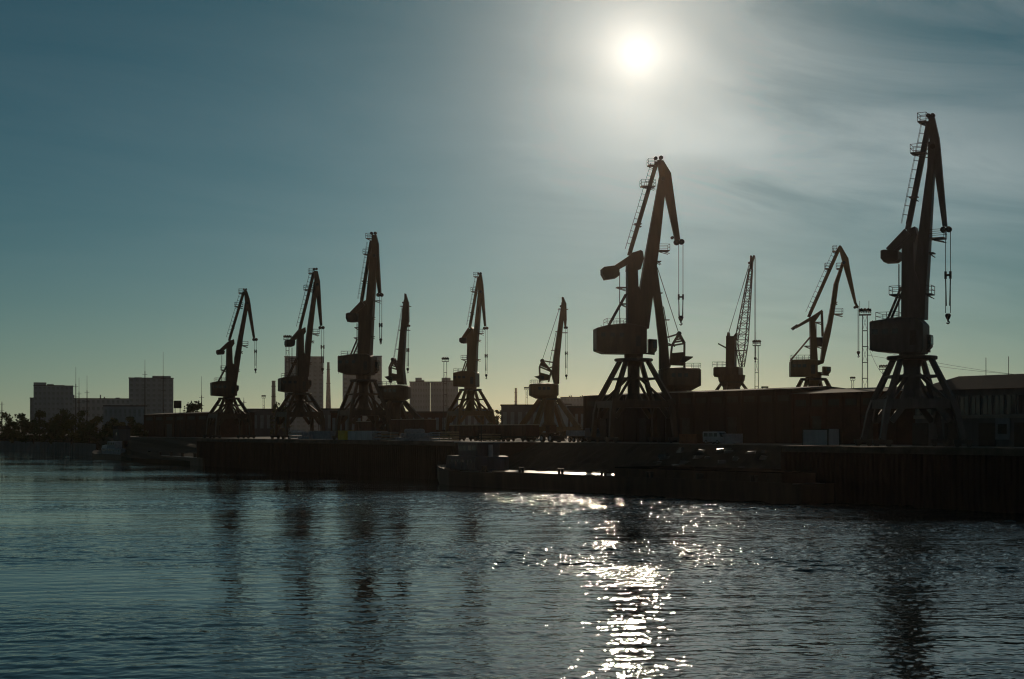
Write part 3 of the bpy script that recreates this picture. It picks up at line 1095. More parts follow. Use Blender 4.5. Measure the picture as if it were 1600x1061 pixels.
A9 = dict(name='portal_crane', label='slim ochre crane with spread tie rod and glazed cab, left of the tall light mast', px=1271, depth=312, psi=6, mat='ochre', detail=1,
          ring=593, half=4.6, delta=18, zk=7.0, ring_r=2.9,
          house=[(1232.5, 566), (1234.5, 562.5), (1264, 562), (1278, 563), (1278, 588.5), (1265, 588.8), (1232.5, 588.8)],
          roof_rail=((1236, 562.5), (1265, 562.5)), cab=(1284, 573, 1296.5, 585.8),
          tower=[(1264.2, 498), (1273.4, 498), (1278, 564), (1265.8, 564)],
          head=[(1262, 500), (1266, 495.5), (1284.6, 484), (1285, 486.5), (1276.7, 498.5), (1273, 503)],
          lever=((1266, 498.5), (1243.5, 511.5)), lever_w=0.7,
          cw=[(1236, 512.7), (1244.4, 507), (1247.2, 509.7), (1239.8, 516)],
          stay=((1263.5, 495.5), (1312, 386.5)), stay_w=0.5,
          boom=[(1315, 409), (1318, 411), (1316.8, 419), (1310, 443.5), (1305.8, 474), (1300.5, 503.7), (1296.5, 525), (1286.5, 565.8), (1281.5, 565.8), (1286, 525), (1293, 503.7), (1298.4, 474), (1302.7, 443.5), (1311.8, 419)],
          jib=[(1310, 386), (1312, 384), (1314.4, 385), (1325.4, 404), (1327.8, 419), (1338.3, 473), (1341.3, 479), (1338, 480), (1334.6, 473), (1317.4, 415)],
          pivot=(1318, 411), sheaves=[(1312.2, 385.3, 1.8), (1335.8, 480.2, 2.2), (1339.5, 479.6, 2.2)],
          plats=[(1301, 1307, 393, 1.6), (1289, 1297, 420, 1.6), (1307, 1315.8, 420, 1.6), (1303, 1316.3, 491, 2.0), (1304.5, 1308, 472.5, 1.2, False), (1257, 1266, 541, 1.6, False), (1273, 1285, 541, 1.6, False), (1273, 1285, 503.7, 1.2, False)],
          brace=((1235, 562), (1265, 526)), tladder=((1276, 541), (1276, 503)),
          tackle=((1340.6, 1342), 481, 500, 551, False))
for D in (A7, A10, A1, A2, A3, A5, A9):
    ca = crane_a(D)
    if D is A9:
        m = MB()
        a, b = ca.P(1284, 486), ca.P(1285.3, 526)
        m.bar((a[0], 0, a[1]), (b[0], 0, b[1]), 0.5, 0.45)
        m.build('luffing_rack', 'ochre', ca.root)
        m = MB()
        a = ca.P(1279.5, 534)
        m.box((a[0], 0, a[1]), (1.5, 1.2, 1.9))
        m.build('luffing_motor', 'dark', ca.root)
        m = MB()
        m.prism([ca.P(*q) for q in ((1275, 563), (1287.5, 563.5), (1286, 568), (1275, 572))], 2.2)
        m.build('boom_bracket', 'ochre', ca.root)


# --- cranes with a low drum shaped house
def crane_b(D):
    c = Crane('portal_crane', D['label'], D['px'], D.get('d'), D.get('depth'), D.get('psi', 0), D['mat'])
    R = c.root
    rot = c.portal(D['ring'], 2.0, 6.3, D.get('delta', 20), 3.2, leg_w=1.25, brace=False, rcol=1.5, ring_r=3.0)
    hx0, hx1, hy0, hy1 = D['house']
    ua, zt = c.P(hx0, hy0)
    ub, zb = c.P(hx1, hy1)
    um, hw = (ua + ub) / 2, (ub - ua) / 2
    m = MB()
    n = 20
    prof = [(0.55, zb - (zt - zb) * 0.28), (0.985, zb), (1.0, zb + 0.1), (1.0, zt - 0.35), (0.93, zt), (0.3, zt + 0.25)]
    vs = []
    for r, z in prof:
        for i in range(n):
            a = 2 * math.pi * (i + 0.5) / n
            cc, ss = math.cos(a), math.sin(a)
            e = 0.55
            vs.append((um + hw * r * math.copysign(abs(cc) ** e, cc), 3.0 * r * math.copysign(abs(ss) ** e, ss), z))
    fs = []
    for k in range(len(prof) - 1):
        for i in range(n):
            j = (i + 1) % n
            fs.append((k * n + i, k * n + j, (k + 1) * n + j, (k + 1) * n + i))
    fs += [tuple(range(n - 1, -1, -1)), tuple((len(prof) - 1) * n + i for i in range(n))]
    m.add(vs, fs)
    ho = m.build('machine_house', c.mat, R)
    for k in range(3):
        m = MB()
        m.box((um + hw * (-0.35 + 0.3 * k), -3.0, zb + (zt - zb) * 0.6), (0.8, 0.12, 0.8))
        m.build('window', 'glass', ho)
    rl0 = D['railside']
    c.rail(um + hw * min(rl0), um + hw * max(rl0), zt, -2.0, 2.0, ho, 1.1)
    # neck
    m = MB()
    zr = rot
    m.lathe([(1.8, zr), (1.8, zr + 0.6), (2.3, zb - 0.2)], (0, 0, 0), 16)
    m.build('neck', c.mat, R)
    # A frame of two plated sides with open rungs
    apx = c.P(*D['apex'])
    fl, fr = c.P(*D['af_front']), c.P(*D['af_back'])
    bl, br = c.P(*D['af_fbase']), c.P(*D['af_bbase'])
    for s_ in (-1, 1):
        m = MB()
        y = s_ * 0.75
        m.bar((apx[0], y, apx[1]), (fl[0], y, fl[1]), 0.3, 0.5)
        m.bar((apx[0], y, apx[1]), (fr[0], y, fr[1]), 0.3, 0.5)
        m.bar((fr[0], y, fr[1]), (br[0], y, br[1]), 0.3, 0.6)
        m.bar((fl[0], y, fl[1]), (bl[0], y, bl[1]), 0.3, 0.7)
        for f in (0.3, 0.5, 0.72, 1.0):
            p = Vector((apx[0], y, apx[1])).lerp(Vector((fl[0], y, fl[1])), f)
            q = Vector((apx[0], y, apx[1])).lerp(Vector((fr[0], y, fr[1])), min(f, 1))
            m.bar(p, q, 0.25, 0.3)
        m.build('frame_side', c.mat, R)
    m = MB()
    midy = (fl[1] + bl[1]) / 2
    k_ = 0.35
    m.prism([(fl[0] + (bl[0] - fl[0]) * k_, fl[1] + (bl[1] - fl[1]) * k_), (fr[0], fr[1] + (br[1] - fr[1]) * k_), (br[0], br[1] + 0.5), (bl[0], bl[1] + 0.5)], 1.2)
    m.build('winch_housing', c.mat, R)
    m = MB()
    m.tube((apx[0], -1.0, apx[1]), (apx[0], 1.0, apx[1]), 0.5, 12)
    m.build('sheave', 'dark', R)
    c.prism('counterweight', D['cw'], 2.2, 'dark')
    bz = [c.P(*q)[1] for q in D['boom']]
    zlo, zhi = min(bz), max(bz)
    c.prism('boom', D['boom'], lambda z: 2.6 - 1.6 * (z - zlo) / (zhi - zlo))
    c.prism('jib', D['jib'], 0.6)
    for (x, y, r) in D['sheaves']:
        c.sheave(x, y, r)
    for pf in D['plats']:
        c.platform(*pf[:3], wdt=1.5, rail=False, brk=False)
    for a, b in D['stays']:
        m = MB()
        p, q = c.P(*a), c.P(*b)
        for s_ in (-0.3, 0.3):
            m.tube((p[0], s_, p[1]), (q[0], s_, q[1]), 0.05, 5)
        m.build('stay_rope', 'rope', R)
    for a, b in D['struts']:
        m = MB()
        p, q = c.P(*a), c.P(*b)
        m.bar((p[0], 0, p[1]), (q[0], 0, q[1]), 0.35)
        m.build('strut', c.mat, R)
    if D.get('tackle'):
        c.tackle(*D['tackle'])
    return c


crane_b(dict(label='ochre crane with low drum house and single straight boom, right of the wagons', px=858, depth=400, psi=6, mat='ochre',
             ring=624, half=5.0, rt=2.3, zk=8.0, delta=20, house=(826.6, 872.5, 600, 618), railside=(-0.9, -0.1),
             apex=(847, 563.5), af_front=(861, 580.5), af_back=(843, 573), af_fbase=(857, 597), af_bbase=(843.5, 598),
             cw=[(834.3, 588.4), (843.5, 586.5), (850, 588), (850, 593), (844, 593)],
             boom=[(877.5, 472), (884.5, 476), (885, 490), (880.4, 499), (874, 560), (873, 600), (866, 600), (861.5, 584), (864.7, 560), (876, 483)],
             jib=[(877.6, 464), (880.4, 464.5), (885, 474.5), (885.6, 499), (884.7, 511), (882.2, 511), (879, 490), (877.8, 474)],
             sheaves=[(882.6, 512, 1.9), (885.4, 512, 1.9), (876.2, 478.5, 1.7)],
             plats=[(872, 876.5, 483), (884, 887.4, 483.4), (868, 872, 518), (878, 886.6, 520), (861, 866.5, 547.4)],
             stays=[((847, 563.5), (874, 482)), ((857.8, 571), (869, 518.6))], struts=[((847, 563.5), (865, 566.5)), ((855, 576), (864, 573))],
             tackle=((883.4, 886.3), 512, 552, 587)))
crane_b(dict(label='brown drum house crane half hidden behind the third crane from the left', px=617, depth=378, psi=-18, mat='brown',
             ring=628, half=5.0, rt=2.3, zk=7.6, delta=20, house=(592, 640, 603, 622), railside=(-0.9, -0.1),
             apex=(615, 562), af_front=(623, 578), af_back=(609.5, 574), af_fbase=(622, 598), af_bbase=(610, 598),
             cw=[(600.4, 589), (609, 587.5), (616, 589), (616, 594), (608, 594)],
             boom=[(632, 468), (638.5, 472), (638.7, 502), (634, 515.5), (631, 576), (633.6, 601), (623, 601), (621.5, 575), (630, 480)],
             jib=[(631.8, 458.5), (634.2, 459), (639, 473), (639.2, 500), (638.6, 507), (636.6, 507), (634, 490), (631.5, 468)],
             sheaves=[(636.6, 509, 1.8), (639.2, 509, 1.8), (630, 473, 1.5)],
             plats=[(626, 630.5, 478.7), (638, 641.4, 478.7), (623.5, 627, 516), (634, 640, 516), (619.5, 624.5, 545.7)],
             stays=[((615, 562), (628.5, 480))], struts=[((615, 562), (624, 566))],
             tackle=((635.9, 638.4), 509, 547, 577)))
crane_b(dict(label='drum house crane with left leaning boom, behind the crane under the sun', px=1058, depth=312, psi=5, mat='brown',
             ring=625, half=5.0, rt=2.3, zk=6.5, delta=20, house=(1029, 1095, 576, 603), railside=(0.25, 0.95),
             apex=(1060.8, 521.6), af_front=(1050, 540), af_back=(1069.4, 536.7), af_fbase=(1046, 574), af_bbase=(1069, 575),
             cw=[(1066, 556.5), (1082.6, 557.4), (1082, 559.5), (1070, 566.4), (1060, 566.4)],
             boom=[(1012, 412), (1020, 408), (1026, 414), (1035, 480), (1038.4, 500), (1043, 533), (1046, 577), (1029.8, 577), (1029.8, 543), (1023, 480)],
             jib=[(1016, 398), (1019, 397), (1017, 420), (1012, 442), (1009, 442), (1010, 412)],
             sheaves=[(1010, 444, 2.2)],
             plats=[(1036, 1046, 500), (1028, 1035, 458), (1043, 1048, 540)],
             stays=[((1060.8, 521.6), (1027, 418)), ((1046.5, 534), (1036, 478)), ((1044, 520), (1037, 480))], struts=[((1060.8, 521.6), (1043, 527)), ((1055, 541), (1044, 537))]))


# --- lattice boom crane
def crane_lattice():
    c = Crane('portal_crane', 'crane with open lattice boom rising behind the long shed', 1143, depth=330, psi=-14, mat='brown')
    R = c.root
    zr = c.portal(597, 1.7, 5.2, 22, 7.0, leg_w=0.6, rcol=2.0, ring_r=2.8)
    c.prism('machine_house', [(1115.3, 576), (1117, 574), (1161, 573.5), (1161.3, 586), (1158, 590), (1150, 593.5), (1130, 593), (1127, 590), (1117, 589.5), (1115.3, 587)], 4.4, bevel=0.15)
    u0, z0 = c.P(1116.5, 574)
    u1, _ = c.P(1133, 574)
    c.rail(u0, u1, z0, -2, 2, R, 1.2)
    m = MB()
    a, b = c.P(1136, 573.5), c.P(1150, 525)
    c.prism('tower', [(1134.5, 525.5), (1151, 525.5), (1151, 574), (1133.8, 574)], 2.4)
    c.prism('tower_horn', [(1137, 519.5), (1139.8, 519.5), (1140.5, 526), (1136, 526)], 0.8, comp=False)
    c.prism('tower_horn', [(1149.5, 521), (1152, 520), (1151.6, 532), (1146, 526)], 0.8, comp=False)
    m = MB()
    p, q = c.P(1122, 536.8), c.P(1135, 543.8)
    m.bar((p[0], 0, p[1]), (q[0], 0, q[1]), 0.3)
    m.build('outrigger', c.mat, R)
    c.platform(1150, 1165.5, 548, 2.0, False, brk=False)
    # lattice: four chords from head through the widest section to the foot
    hd = [c.P(1170.9, 420), c.P(1175.4, 420)]
    wd = [c.P(1150, 535), c.P(1166.8, 535)]
    ft = [c.P(1157.4, 573), c.P(1161, 573)]
    yw = (0.35, 1.5, 1.2)

    def sec(f):
        if f < 0.75:
            g = f / 0.75
            A_, B_, y = hd, wd, yw[0] + (yw[1] - yw[0]) * g
        else:
            g = (f - 0.75) / 0.25
            A_, B_, y = wd, ft, yw[1] + (yw[2] - yw[1]) * g
        l = [A_[0][k] + (B_[0][k] - A_[0][k]) * g for k in (0, 1)]
        r = [A_[1][k] + (B_[1][k] - A_[1][k]) * g for k in (0, 1)]
        return [Vector((l[0], -y, l[1])), Vector((r[0], -y, r[1])), Vector((r[0], y, r[1])), Vector((l[0], y, l[1]))]

    nb = 18
    secs = [sec(i / nb) for i in range(nb + 1)]
    for k in range(4):
        m = MB()
        for i in range(nb):
            m.bar(secs[i][k], secs[i + 1][k], 0.2)
        m.build('boom_chord', c.mat, R)
    m = MB()
    for i in range(nb):
        for k in range(4):
            j = (k + 1) % 4
            m.bar(secs[i + 1][k], secs[i + 1][j], 0.09)
            if (i + k) % 2:
                m.bar(secs[i][k], secs[i + 1][j], 0.09)
            else:
                m.bar(secs[i][j], secs[i + 1][k], 0.09)
    m.build('boom_lacing', c.mat, R)
    c.prism('boom_head', [(1172.2, 400), (1175.4, 403), (1179, 399.4), (1179.4, 402), (1177, 409), (1175.8, 421), (1170.7, 421), (1171.6, 410)], 0.9)
    for x, y, r in ((1173.6, 400.6, 1.5), (1178.2, 400.4, 1.6), (1170.8, 411, 1.9)):
        c.sheave(x, y, r)
    for a, b in (((1138, 519.5), (1170.4, 414)), ((1138.6, 519.5), (1173, 402))):
        m = MB()
        p, q = c.P(*a), c.P(*b)
        m.tube((p[0], 0.3, p[1]), (q[0], 0.3, q[1]), 0.05, 5)
        m.build('stay_rope', 'rope', R)
    c.tackle((1179.3, 1180.7), 402, 540, 560, False, 2.2)


crane_lattice()


# ------------------------------------------------------------------ light masts
def mast(label, x0, x1, ytop, ybot_z, depth, plat=None, lamps=True, rods=(), group='floodlight masts'):
    xm = (x0 + x1) / 2
    X = (xm - 800) / F * depth
    root = thing('light_mast', label, 'light mast', (X, depth, ybot_z), -math.atan2(X, depth), group)
    s = depth / F
    h = zat(ytop, depth) - ybot_z
    wt = (x1 - x0) * s
    wb = wt * 1.35
    w0 = lambda z: wb + (wt - wb) * z / h
    for sx in (-1, 1):
        for sy in (-1, 1):
            m = MB()
            m.bar((sx * wb / 2, sy * wb / 2, 0), (sx * wt / 2, sy * wt / 2, h), 0.17)
            m.build('mast_leg', 'dark', root)
    m = MB()
    n = max(3, int(h / 3.0))
    for i in range(1, n + 1):
        z, zp = h * i / n, h * (i - 1) / n
        a, b = w0(z) / 2, w0(zp) / 2
        cs = [(-1, -1), (1, -1), (1, 1), (-1, 1)]
        for k in range(4):
            p, q = cs[k], cs[(k + 1) % 4]
            m.bar((p[0] * a, p[1] * a, z), (q[0] * a, q[1] * a, z), 0.12)
            if k % 2 == i % 2:
                m.bar((p[0] * b, p[1] * b, zp), (q[0] * a, q[1] * a, z), 0.05)
    m.build('lacing', 'dark', root)
    pw = (plat[1] - plat[0]) * s
    m = MB()
    m.box((0, 0, h), (pw, pw, 0.14))
    for k in (0.5, 1.0):
        for sg in (-1, 1):
            m.bar((-pw / 2, sg * pw / 2, h + 1.1 * k), (pw / 2, sg * pw / 2, h + 1.1 * k), 0.07)
            m.bar((sg * pw / 2, -pw / 2, h + 1.1 * k), (sg * pw / 2, pw / 2, h + 1.1 * k), 0.07)
    for sx in (-1, 0, 1):
        for sy in (-1, 1):
            m.bar((sx * pw / 2, sy * pw / 2, h), (sx * pw / 2, sy * pw / 2, h + 1.2), 0.08)
    m.build('platform', 'dark', root)
    for i in range(7):
        m = MB()
        x = -pw / 2 + pw * (i + 0.5) / 7
        yy = -pw / 2 if i % 2 else pw / 2
        m.bar((x, yy, h + 0.4), (x, yy * 1.12, h + 1.0), 0.1)
        m.tube((x, yy * 1.05, h + 1.15), (x, yy * 1.25, h + 0.95), 0.2, 8, 0.30)
        m.build('floodlight', 'dark', root)
    for rx, ry in rods:
        m = MB()
        x = (rx - xm) * s
        m.tube((x, 0, h), (x, 0, zat(ry, depth) - ybot_z), 0.05, 5)
        m.build('lightning_rod', 'dark', root)


mast('tall lattice floodlight mast with two rods, left of the rightmost crane', 1348, 1355, 492, QZ, 290, (1342.7, 1361), rods=((1343.6, 470), (1357.5, 470)))
mast('lattice floodlight mast beside the lattice boom crane', 1180, 1184.6, 540, QZ, 330, (1176, 1188), rods=((1181, 519),))
mast('lattice floodlight mast in front of the long pale apartment block', 693.6, 698, 565, QZ, 430, (690, 700.5), rods=())
mast('floodlight mast rising behind the second crane from the left', 447, 451.5, 531, QZ, 398, (444, 456))
# the roof over the lamps of that last mast
mast('short floodlight mast far behind, left of the rightmost crane', 1379.5, 1382.5, 577, QZ, 420, (1374, 1388))
mast('small far floodlight mast between the first two cranes', 411, 413, 622, QZ, 620, (409, 415))
mast('small far lattice mast just right of the slim ochre crane', 1330.6, 1334, 594, QZ, 520, (1328.5, 1336))
mast('far lamp mast left of the ochre drum house crane', 821.8, 824.2, 609, QZ, 640, (819, 827))

# ------------------------------------------------------------------ sheds and warehouse
def shed(name, label, pxa, pxb, d, depth_m, ytop_a, roof_rise, mat, cat='shed', bays=10, doors=(), z_over=None):
    a, b = on_line(pxa, d), on_line(pxb, d)
    if (b - a).dot(QD) < 0:
        a, b = b, a
    # a is nearer (right), b farther (left)
    L = (b - a).length
    ang = math.atan2((a - b).y, (a - b).x)
    root = thing(name, label, cat, (b.x, b.y, QZ), ang)
    hgt = z_over if z_over else zat(ytop_a, b.y) - QZ
    m = MB()
    e = hgt - roof_rise
    # wall ring, x along, y inland
    m.box((L / 2, depth_m / 2, e / 2), (L, depth_m, e))
    wo_ = m.build('wall', mat, root)
    m = MB()
    m.add([(-0.4, -0.6, e), (L + 0.4, -0.6, e), (L + 0.4, depth_m + 0.6, e), (-0.4, depth_m + 0.6, e),
           (-0.4, depth_m * 0.5, hgt), (L + 0.4, depth_m * 0.5, hgt)],
          [(0, 1, 5, 4), (2, 3, 4, 5), (0, 4, 3), (1, 2, 5), (3, 2, 1, 0)])
    m.build('roof', 'roofing', root)
    for i in range(bays + 1):
        m = MB()
        m.box((L * i / bays, -0.12, e / 2), (0.5, 0.3, e - 0.02))
        m.build('pilaster', mat, root)
    for i in doors:
        m = MB()
        m.box((L * (i + 0.5) / bays, -0.08, 2.2), (L / bays * 0.5, 0.14, 4.4))
        dr = m.build('door', 'dark', root)
        m = MB()
        m.box((L * (i + 0.5) / bays, -0.2, 4.6), (L / bays * 0.56, 0.3, 0.3))
        m.build('door_track', 'dark', dr)
    for i in range(bays):
        m = MB()
        m.box((L * (i + 0.5) / bays, -0.05, e - 1.6), (L / bays * 0.62, 0.1, 1.1))
        wd_ = m.build('window', 'dullglass', root)
        m = MB()
        m.box((L * (i + 0.5) / bays, -0.14, e - 2.3), (L / bays * 0.68, 0.2, 0.14))
        m.build('sill', 'shedwall', wd_)
    return root


shed('long_shed', 'long dark transit shed behind the crane under the sun', 914, 1238, 36, 16, 614.3, 0.6, 'shedwall', bays=14, doors=(1, 4, 7, 10))
shed('long_shed', 'dark shed with slightly higher roof, left of the hip roofed warehouse', 1239, 1492, 36, 16, 613.0, 1.0, 'brick', bays=9, doors=(1, 4, 7), z_over=9.7)
shed('brick_shed', 'low red brick shed left of the leftmost crane, behind the bank', 226, 345, 34, 12, 645.5, 0.6, 'brick', bays=7, doors=(2,))

# hip roofed warehouse at the right
a, b = on_line(1430, 27), on_line(1690, 27)
L = (b - a).length
ang = math.atan2((b - a).y, (b - a).x)
wh = thing('warehouse', 'two storey warehouse with hipped roof and tall windows at the right edge', 'warehouse', (a.x, a.y, QZ), ang)
# x axis runs toward the camera/right, inland is +y side
inl = 1 if Vector((-math.sin(ang), math.cos(ang))).dot(QN) > 0 else -1
WD = 10.0
e = zat(611, a.y) - QZ
rz_ = zat(588, (a - QD * 4 + QN * 5).y) - QZ
m = MB()
m.box((L / 2, inl * WD / 2, e / 2), (L, WD, e))
m.build('wall', 'plaster', wh)
m = MB()
o_ = 0.7
m.add([(-o_, -inl * o_, e), (L + o_, -inl * o_, e), (L + o_, inl * (WD + o_), e), (-o_, inl * (WD + o_), e), (4.0, inl * WD / 2, rz_), (L - 4.0, inl * WD / 2, rz_)],
      [(0, 1, 5, 4), (1, 2, 5), (2, 3, 4, 5), (3, 0, 4), (3, 2, 1, 0)])
rf = m.build('roof', 'roofing', wh)
for x in (9.0, 13.0):
    m = MB()
    m.tube((x, inl * WD / 2, rz_ - 0.2), (x, inl * WD / 2, rz_ + 2.6), 0.05, 5)
    m.build('antenna', 'dark', rf)
nw = 14
for i in range(nw):
    x = L * (i + 0.5) / nw
    m = MB()
    m.box((x, -inl * 0.03, e - 2.3), (1.5, 0.12, 2.6))
    wi = m.build('window', 'glass', wh)
    m = MB()
    m.box((x, -inl * 0.1, e - 3.72), (1.9, 0.3, 0.16))
    for sx in (-0.83, 0.83, 0):
        m.box((x + sx, -inl * 0.09, e - 2.3), (0.14 if sx else 0.07, 0.18, 2.7))
    m.box((x, -inl * 0.085, e - 0.95), (1.8, 0.17, 0.14))
    m.build('window_frame', 'plaster', wi)
m = MB()
m.box((L / 2, -inl * 0.12, e * 0.52), (L + 0.2, 0.3, 0.5))
m.build('string_course', 'concrete', wh)
for i in range(0, nw, 3):
    x = L * (i + 0.5) / nw
    m = MB()
    m.box((x, -inl * 0.05, 1.7), (3.0, 0.14, 3.4))
    m.build('door', 'dark', wh)
# notice board on the wall
nb_x = (on_line(1568, 27) - a).length
m = MB()
m.box((nb_x, -inl * 0.2, 2.7), (2.4, 0.12, 3.4))
bd = m.build('notice_board', 'plaster2', wh)
m = MB()
m.box((nb_x, -inl * 0.285, 2.5), (1.5, 0.04, 1.4))
m.build('printed_panel', 'dark', bd)

# ------------------------------------------------------------------ far buildings
def block(label, x0, x1, ytop, depth, dm=16, mat='panel', floors=None, tops=(), cat='apartment block', wins=True, base=QZ, name='apartment_block', cols_=None, rot=0.0):
    if depth >= 850:
        depth *= 1.35
    s = depth / F
    xm = ((x0 + x1) / 2 - 800) * s
    wdt = (x1 - x0) * s
    h = zat(ytop, depth) - base
    root = thing(name, label, cat, (xm, depth, base), -math.atan2(xm, depth) + rot)
    m = MB()
    m.box((0, dm / 2, h / 2), (wdt, dm, h))
    m.build('wall', mat, root)
    m = MB()
    m.box((0, dm / 2, h + 0.25), (wdt + 0.6, dm + 0.6, 0.5))
    m.build('roof', 'roofing', root)
    for (ta, tb, ty) in tops:
        m = MB()
        xa, xb = (ta - 800) * s - xm, (tb - 800) * s - xm
        th = zat(ty, depth) - base
        m.box(((xa + xb) / 2, dm / 2, (h + 0.5 + th) / 2), (xb - xa, dm * 0.6, max(0.3, th - h - 0.5)))
        m.build('roof_house', mat, root)
    if wins:
        fl = floors or max(2, int(h / 3.0))
        cn = cols_ or max(2, int(wdt / 3.4))
        me = None
        for i in range(fl):
            for k in range(cn):
                x = -wdt / 2 + wdt * (k + 0.5) / cn
                z = h * (i + 0.55) / fl
                if me is None:
                    mm = MB()
                    mm.box((0, 0, 0), (wdt / cn * 0.5, 0.16, h / fl * 0.5))
                    o = mm.build('window', 'farglass', root)
                    me = o.data
                else:
                    o = bpy.data.objects.new('window', me)
                    col.objects.link(o)
                    o.parent = root
                o.location = (x, -0.02, z)
    return root


block('grey apartment tower behind the second crane from the left', 445, 505, 557.5, 1050, 18, 'panel2', floors=18, cols_=7)
block('grey apartment tower behind the third crane from the left', 535.5, 596.5, 556.5, 1080, 18, 'panel2', floors=18, cols_=7)
block('leftmost far apartment block with stepped roof', 54, 113, 603, 1000, 16, 'panel2', floors=9, cols_=9, tops=((54, 73, 597.5), (74, 84, 600), (84, 100, 601.5)))
block('low wing at the left side of the leftmost apartment block', 47, 54, 622, 1000, 16, 'panel2', floors=6, cols_=2)
block('long low grey block between the two left apartment blocks', 113, 202, 623, 1040, 14, 'panel', floors=5, cols_=12, tops=((113, 118, 617), (156, 158, 617), (162, 164, 620), (180, 186, 621)))
block('far apartment block with antenna mast behind the brick shed', 202.5, 270, 591, 900, 16, 'panel2', floors=11, cols_=8, tops=((211, 222, 589.5), (238, 266, 587)))
block('long pale apartment row behind the wagons, left half', 640, 672, 597, 920, 14, 'panel2', floors=9, cols_=8, tops=((649, 659, 590), (659, 663, 593.5)))
block('long pale apartment row behind the wagons, right half', 672.6, 716, 597, 920, 14, 'panel2', floors=9, cols_=10, tops=((690, 704, 590), (704, 708, 594)))
block('far block with roof vents right of the drum house crane', 876, 915, 621, 900, 14, 'panel2', floors=6, cols_=8, tops=((889, 891, 618), (892.5, 894, 617.5), (906, 907.5, 618.5), (909, 911, 617.5)))
block('low grey workshop behind the left bank trees', 163, 228, 635, 700, 12, 'panel2', floors=2, cols_=9, name='workshop', cat='workshop')
block('low grey storage hall between the first two cranes', 384, 445, 640.5, 560, 20, 'plaster', floors=1, cols_=6, name='storage_hall', cat='hall')
block('low storage hall between the second and third cranes', 500, 560, 640, 560, 20, 'plaster', floors=1, cols_=6, name='storage_hall', cat='hall')
block('dark low store at the foot of the third crane', 517, 566, 645, 420, 8, 'brick', floors=1, cols_=5, name='store', cat='store')
block('dark flat roofed hall behind the ochre drum house crane', 783, 842, 634, 520, 16, 'plaster', floors=1, cols_=5, name='storage_hall', cat='hall')
block('brown low store directly left of the long shed', 888, 914, 637, 420, 8, 'brick', floors=1, cols_=3, name='store', cat='store')
block('long low hall behind the tracks, right of the third crane', 596, 700, 645, 500, 20, 'brick', floors=1, cols_=9, name='storage_hall', cat='hall')


block('pale grey hall seen under the portal of the drum house crane', 836, 892, 632.5, 640, 18, 'panel2', floors=2, cols_=8, name='storage_hall', cat='hall')
block('dark grey hall seen under the portal of the ochre brown crane', 701, 766, 640, 600, 18, 'plaster', floors=1, cols_=7, name='storage_hall', cat='hall')


def chimney(label, x, ytop, depth, r_top, r_bot, thin=None):
    depth *= 1.35
    r_top, r_bot = r_top * 1.35, r_bot * 1.35
    X = (x - 800) / F * depth
    h = zat(ytop, depth) - QZ
    root = thing('chimney', label, 'chimney', (X, depth, QZ))
    m = MB()
    m.lathe([(r_bot, 0), (r_top, h), (r_top * 1.12, h), (r_top * 1.12, h + 0.8)], (0, 0, 0), 16)
    m.build('shaft', 'concrete', root, smooth=False)
    for f in (0.7, 0.9):
        m = MB()
        rr = r_bot + (r_top - r_bot) * f + 0.12
        m.lathe([(rr, h * f), (rr + 0.6, h * f + 0.1), (rr + 0.6, h * f + 0.5), (rr, h * f + 0.6)], (0, 0, 0), 16)
        m.build('gallery', 'dark', root)


chimney('tall tapered chimney between the two tower blocks', 513, 567, 1500, 1.3, 3.6)
chimney('far chimney between the two leftmost cranes', 427.5, 596, 1250, 1.6, 2.2)
chimney('very far thin chimney left of the drum house crane', 806, 607, 1900, 1.5, 2.2)


def antenna(label, x, ytop, ymid, depth, base=QZ):
    X = (x - 800) / F * depth
    root = thing('antenna_mast', label, 'antenna', (X, depth, base))
    h, hm = zat(ytop, depth) - base, zat(ymid, depth) - base
    m = MB()
    m.tube((0, 0, 0), (0, 0, hm), 0.28, 6, 0.2)
    m.build('pole', 'dark', root)
    m = MB()
    m.tube((0, 0, hm), (0, 0, h), 0.10, 5, 0.06)
    m.build('rod', 'dark', root)
    m = MB()
    for f in (0.75, 0.95):
        m.bar((-1.1, 0, hm * f), (1.1, 0, hm * f), 0.12)
    m.build('crossarm', 'dark', root)


antenna('thin antenna mast in front of the far apartment block, left one', 226.5, 562, 580, 640)
antenna('thin antenna mast in front of the far apartment block, right one', 255, 550, 587, 660)
antenna('antenna mast right of the leftmost apartment block, tallest of three', 118.5, 573, 600, 640)
antenna('antenna mast right of the leftmost apartment block, shortest of three', 123.5, 590, 612, 680)
antenna('antenna mast standing over the long low grey block', 136, 587, 610, 640)
antenna('thin antenna left of the leftmost crane', 315, 588, 618, 600)
antenna('short mast at the far left edge above the trees', 3, 627, 629, 700)
antenna('pole mast left of the small far floodlight mast', 381, 621, 626, 600)

# billboard on the brick shed's end
bp_ = at(277.5, 640, 470)
root = thing('billboard', 'dark billboard on posts between brick shed and round tree', 'billboard', (bp_.x, bp_.y, QZ), 0.2)
m = MB()
m.box((0, 0, zat(632, 470) - QZ), (2.5, 0.25, 2.5))
m.build('panel', 'dark', root)
for x in (-0.8, 0.8):
    m = MB()
    m.bar((x, 0.1, 0), (x, 0.1, zat(633, 470) - QZ), 0.2)
    m.build('post', 'dark', root)


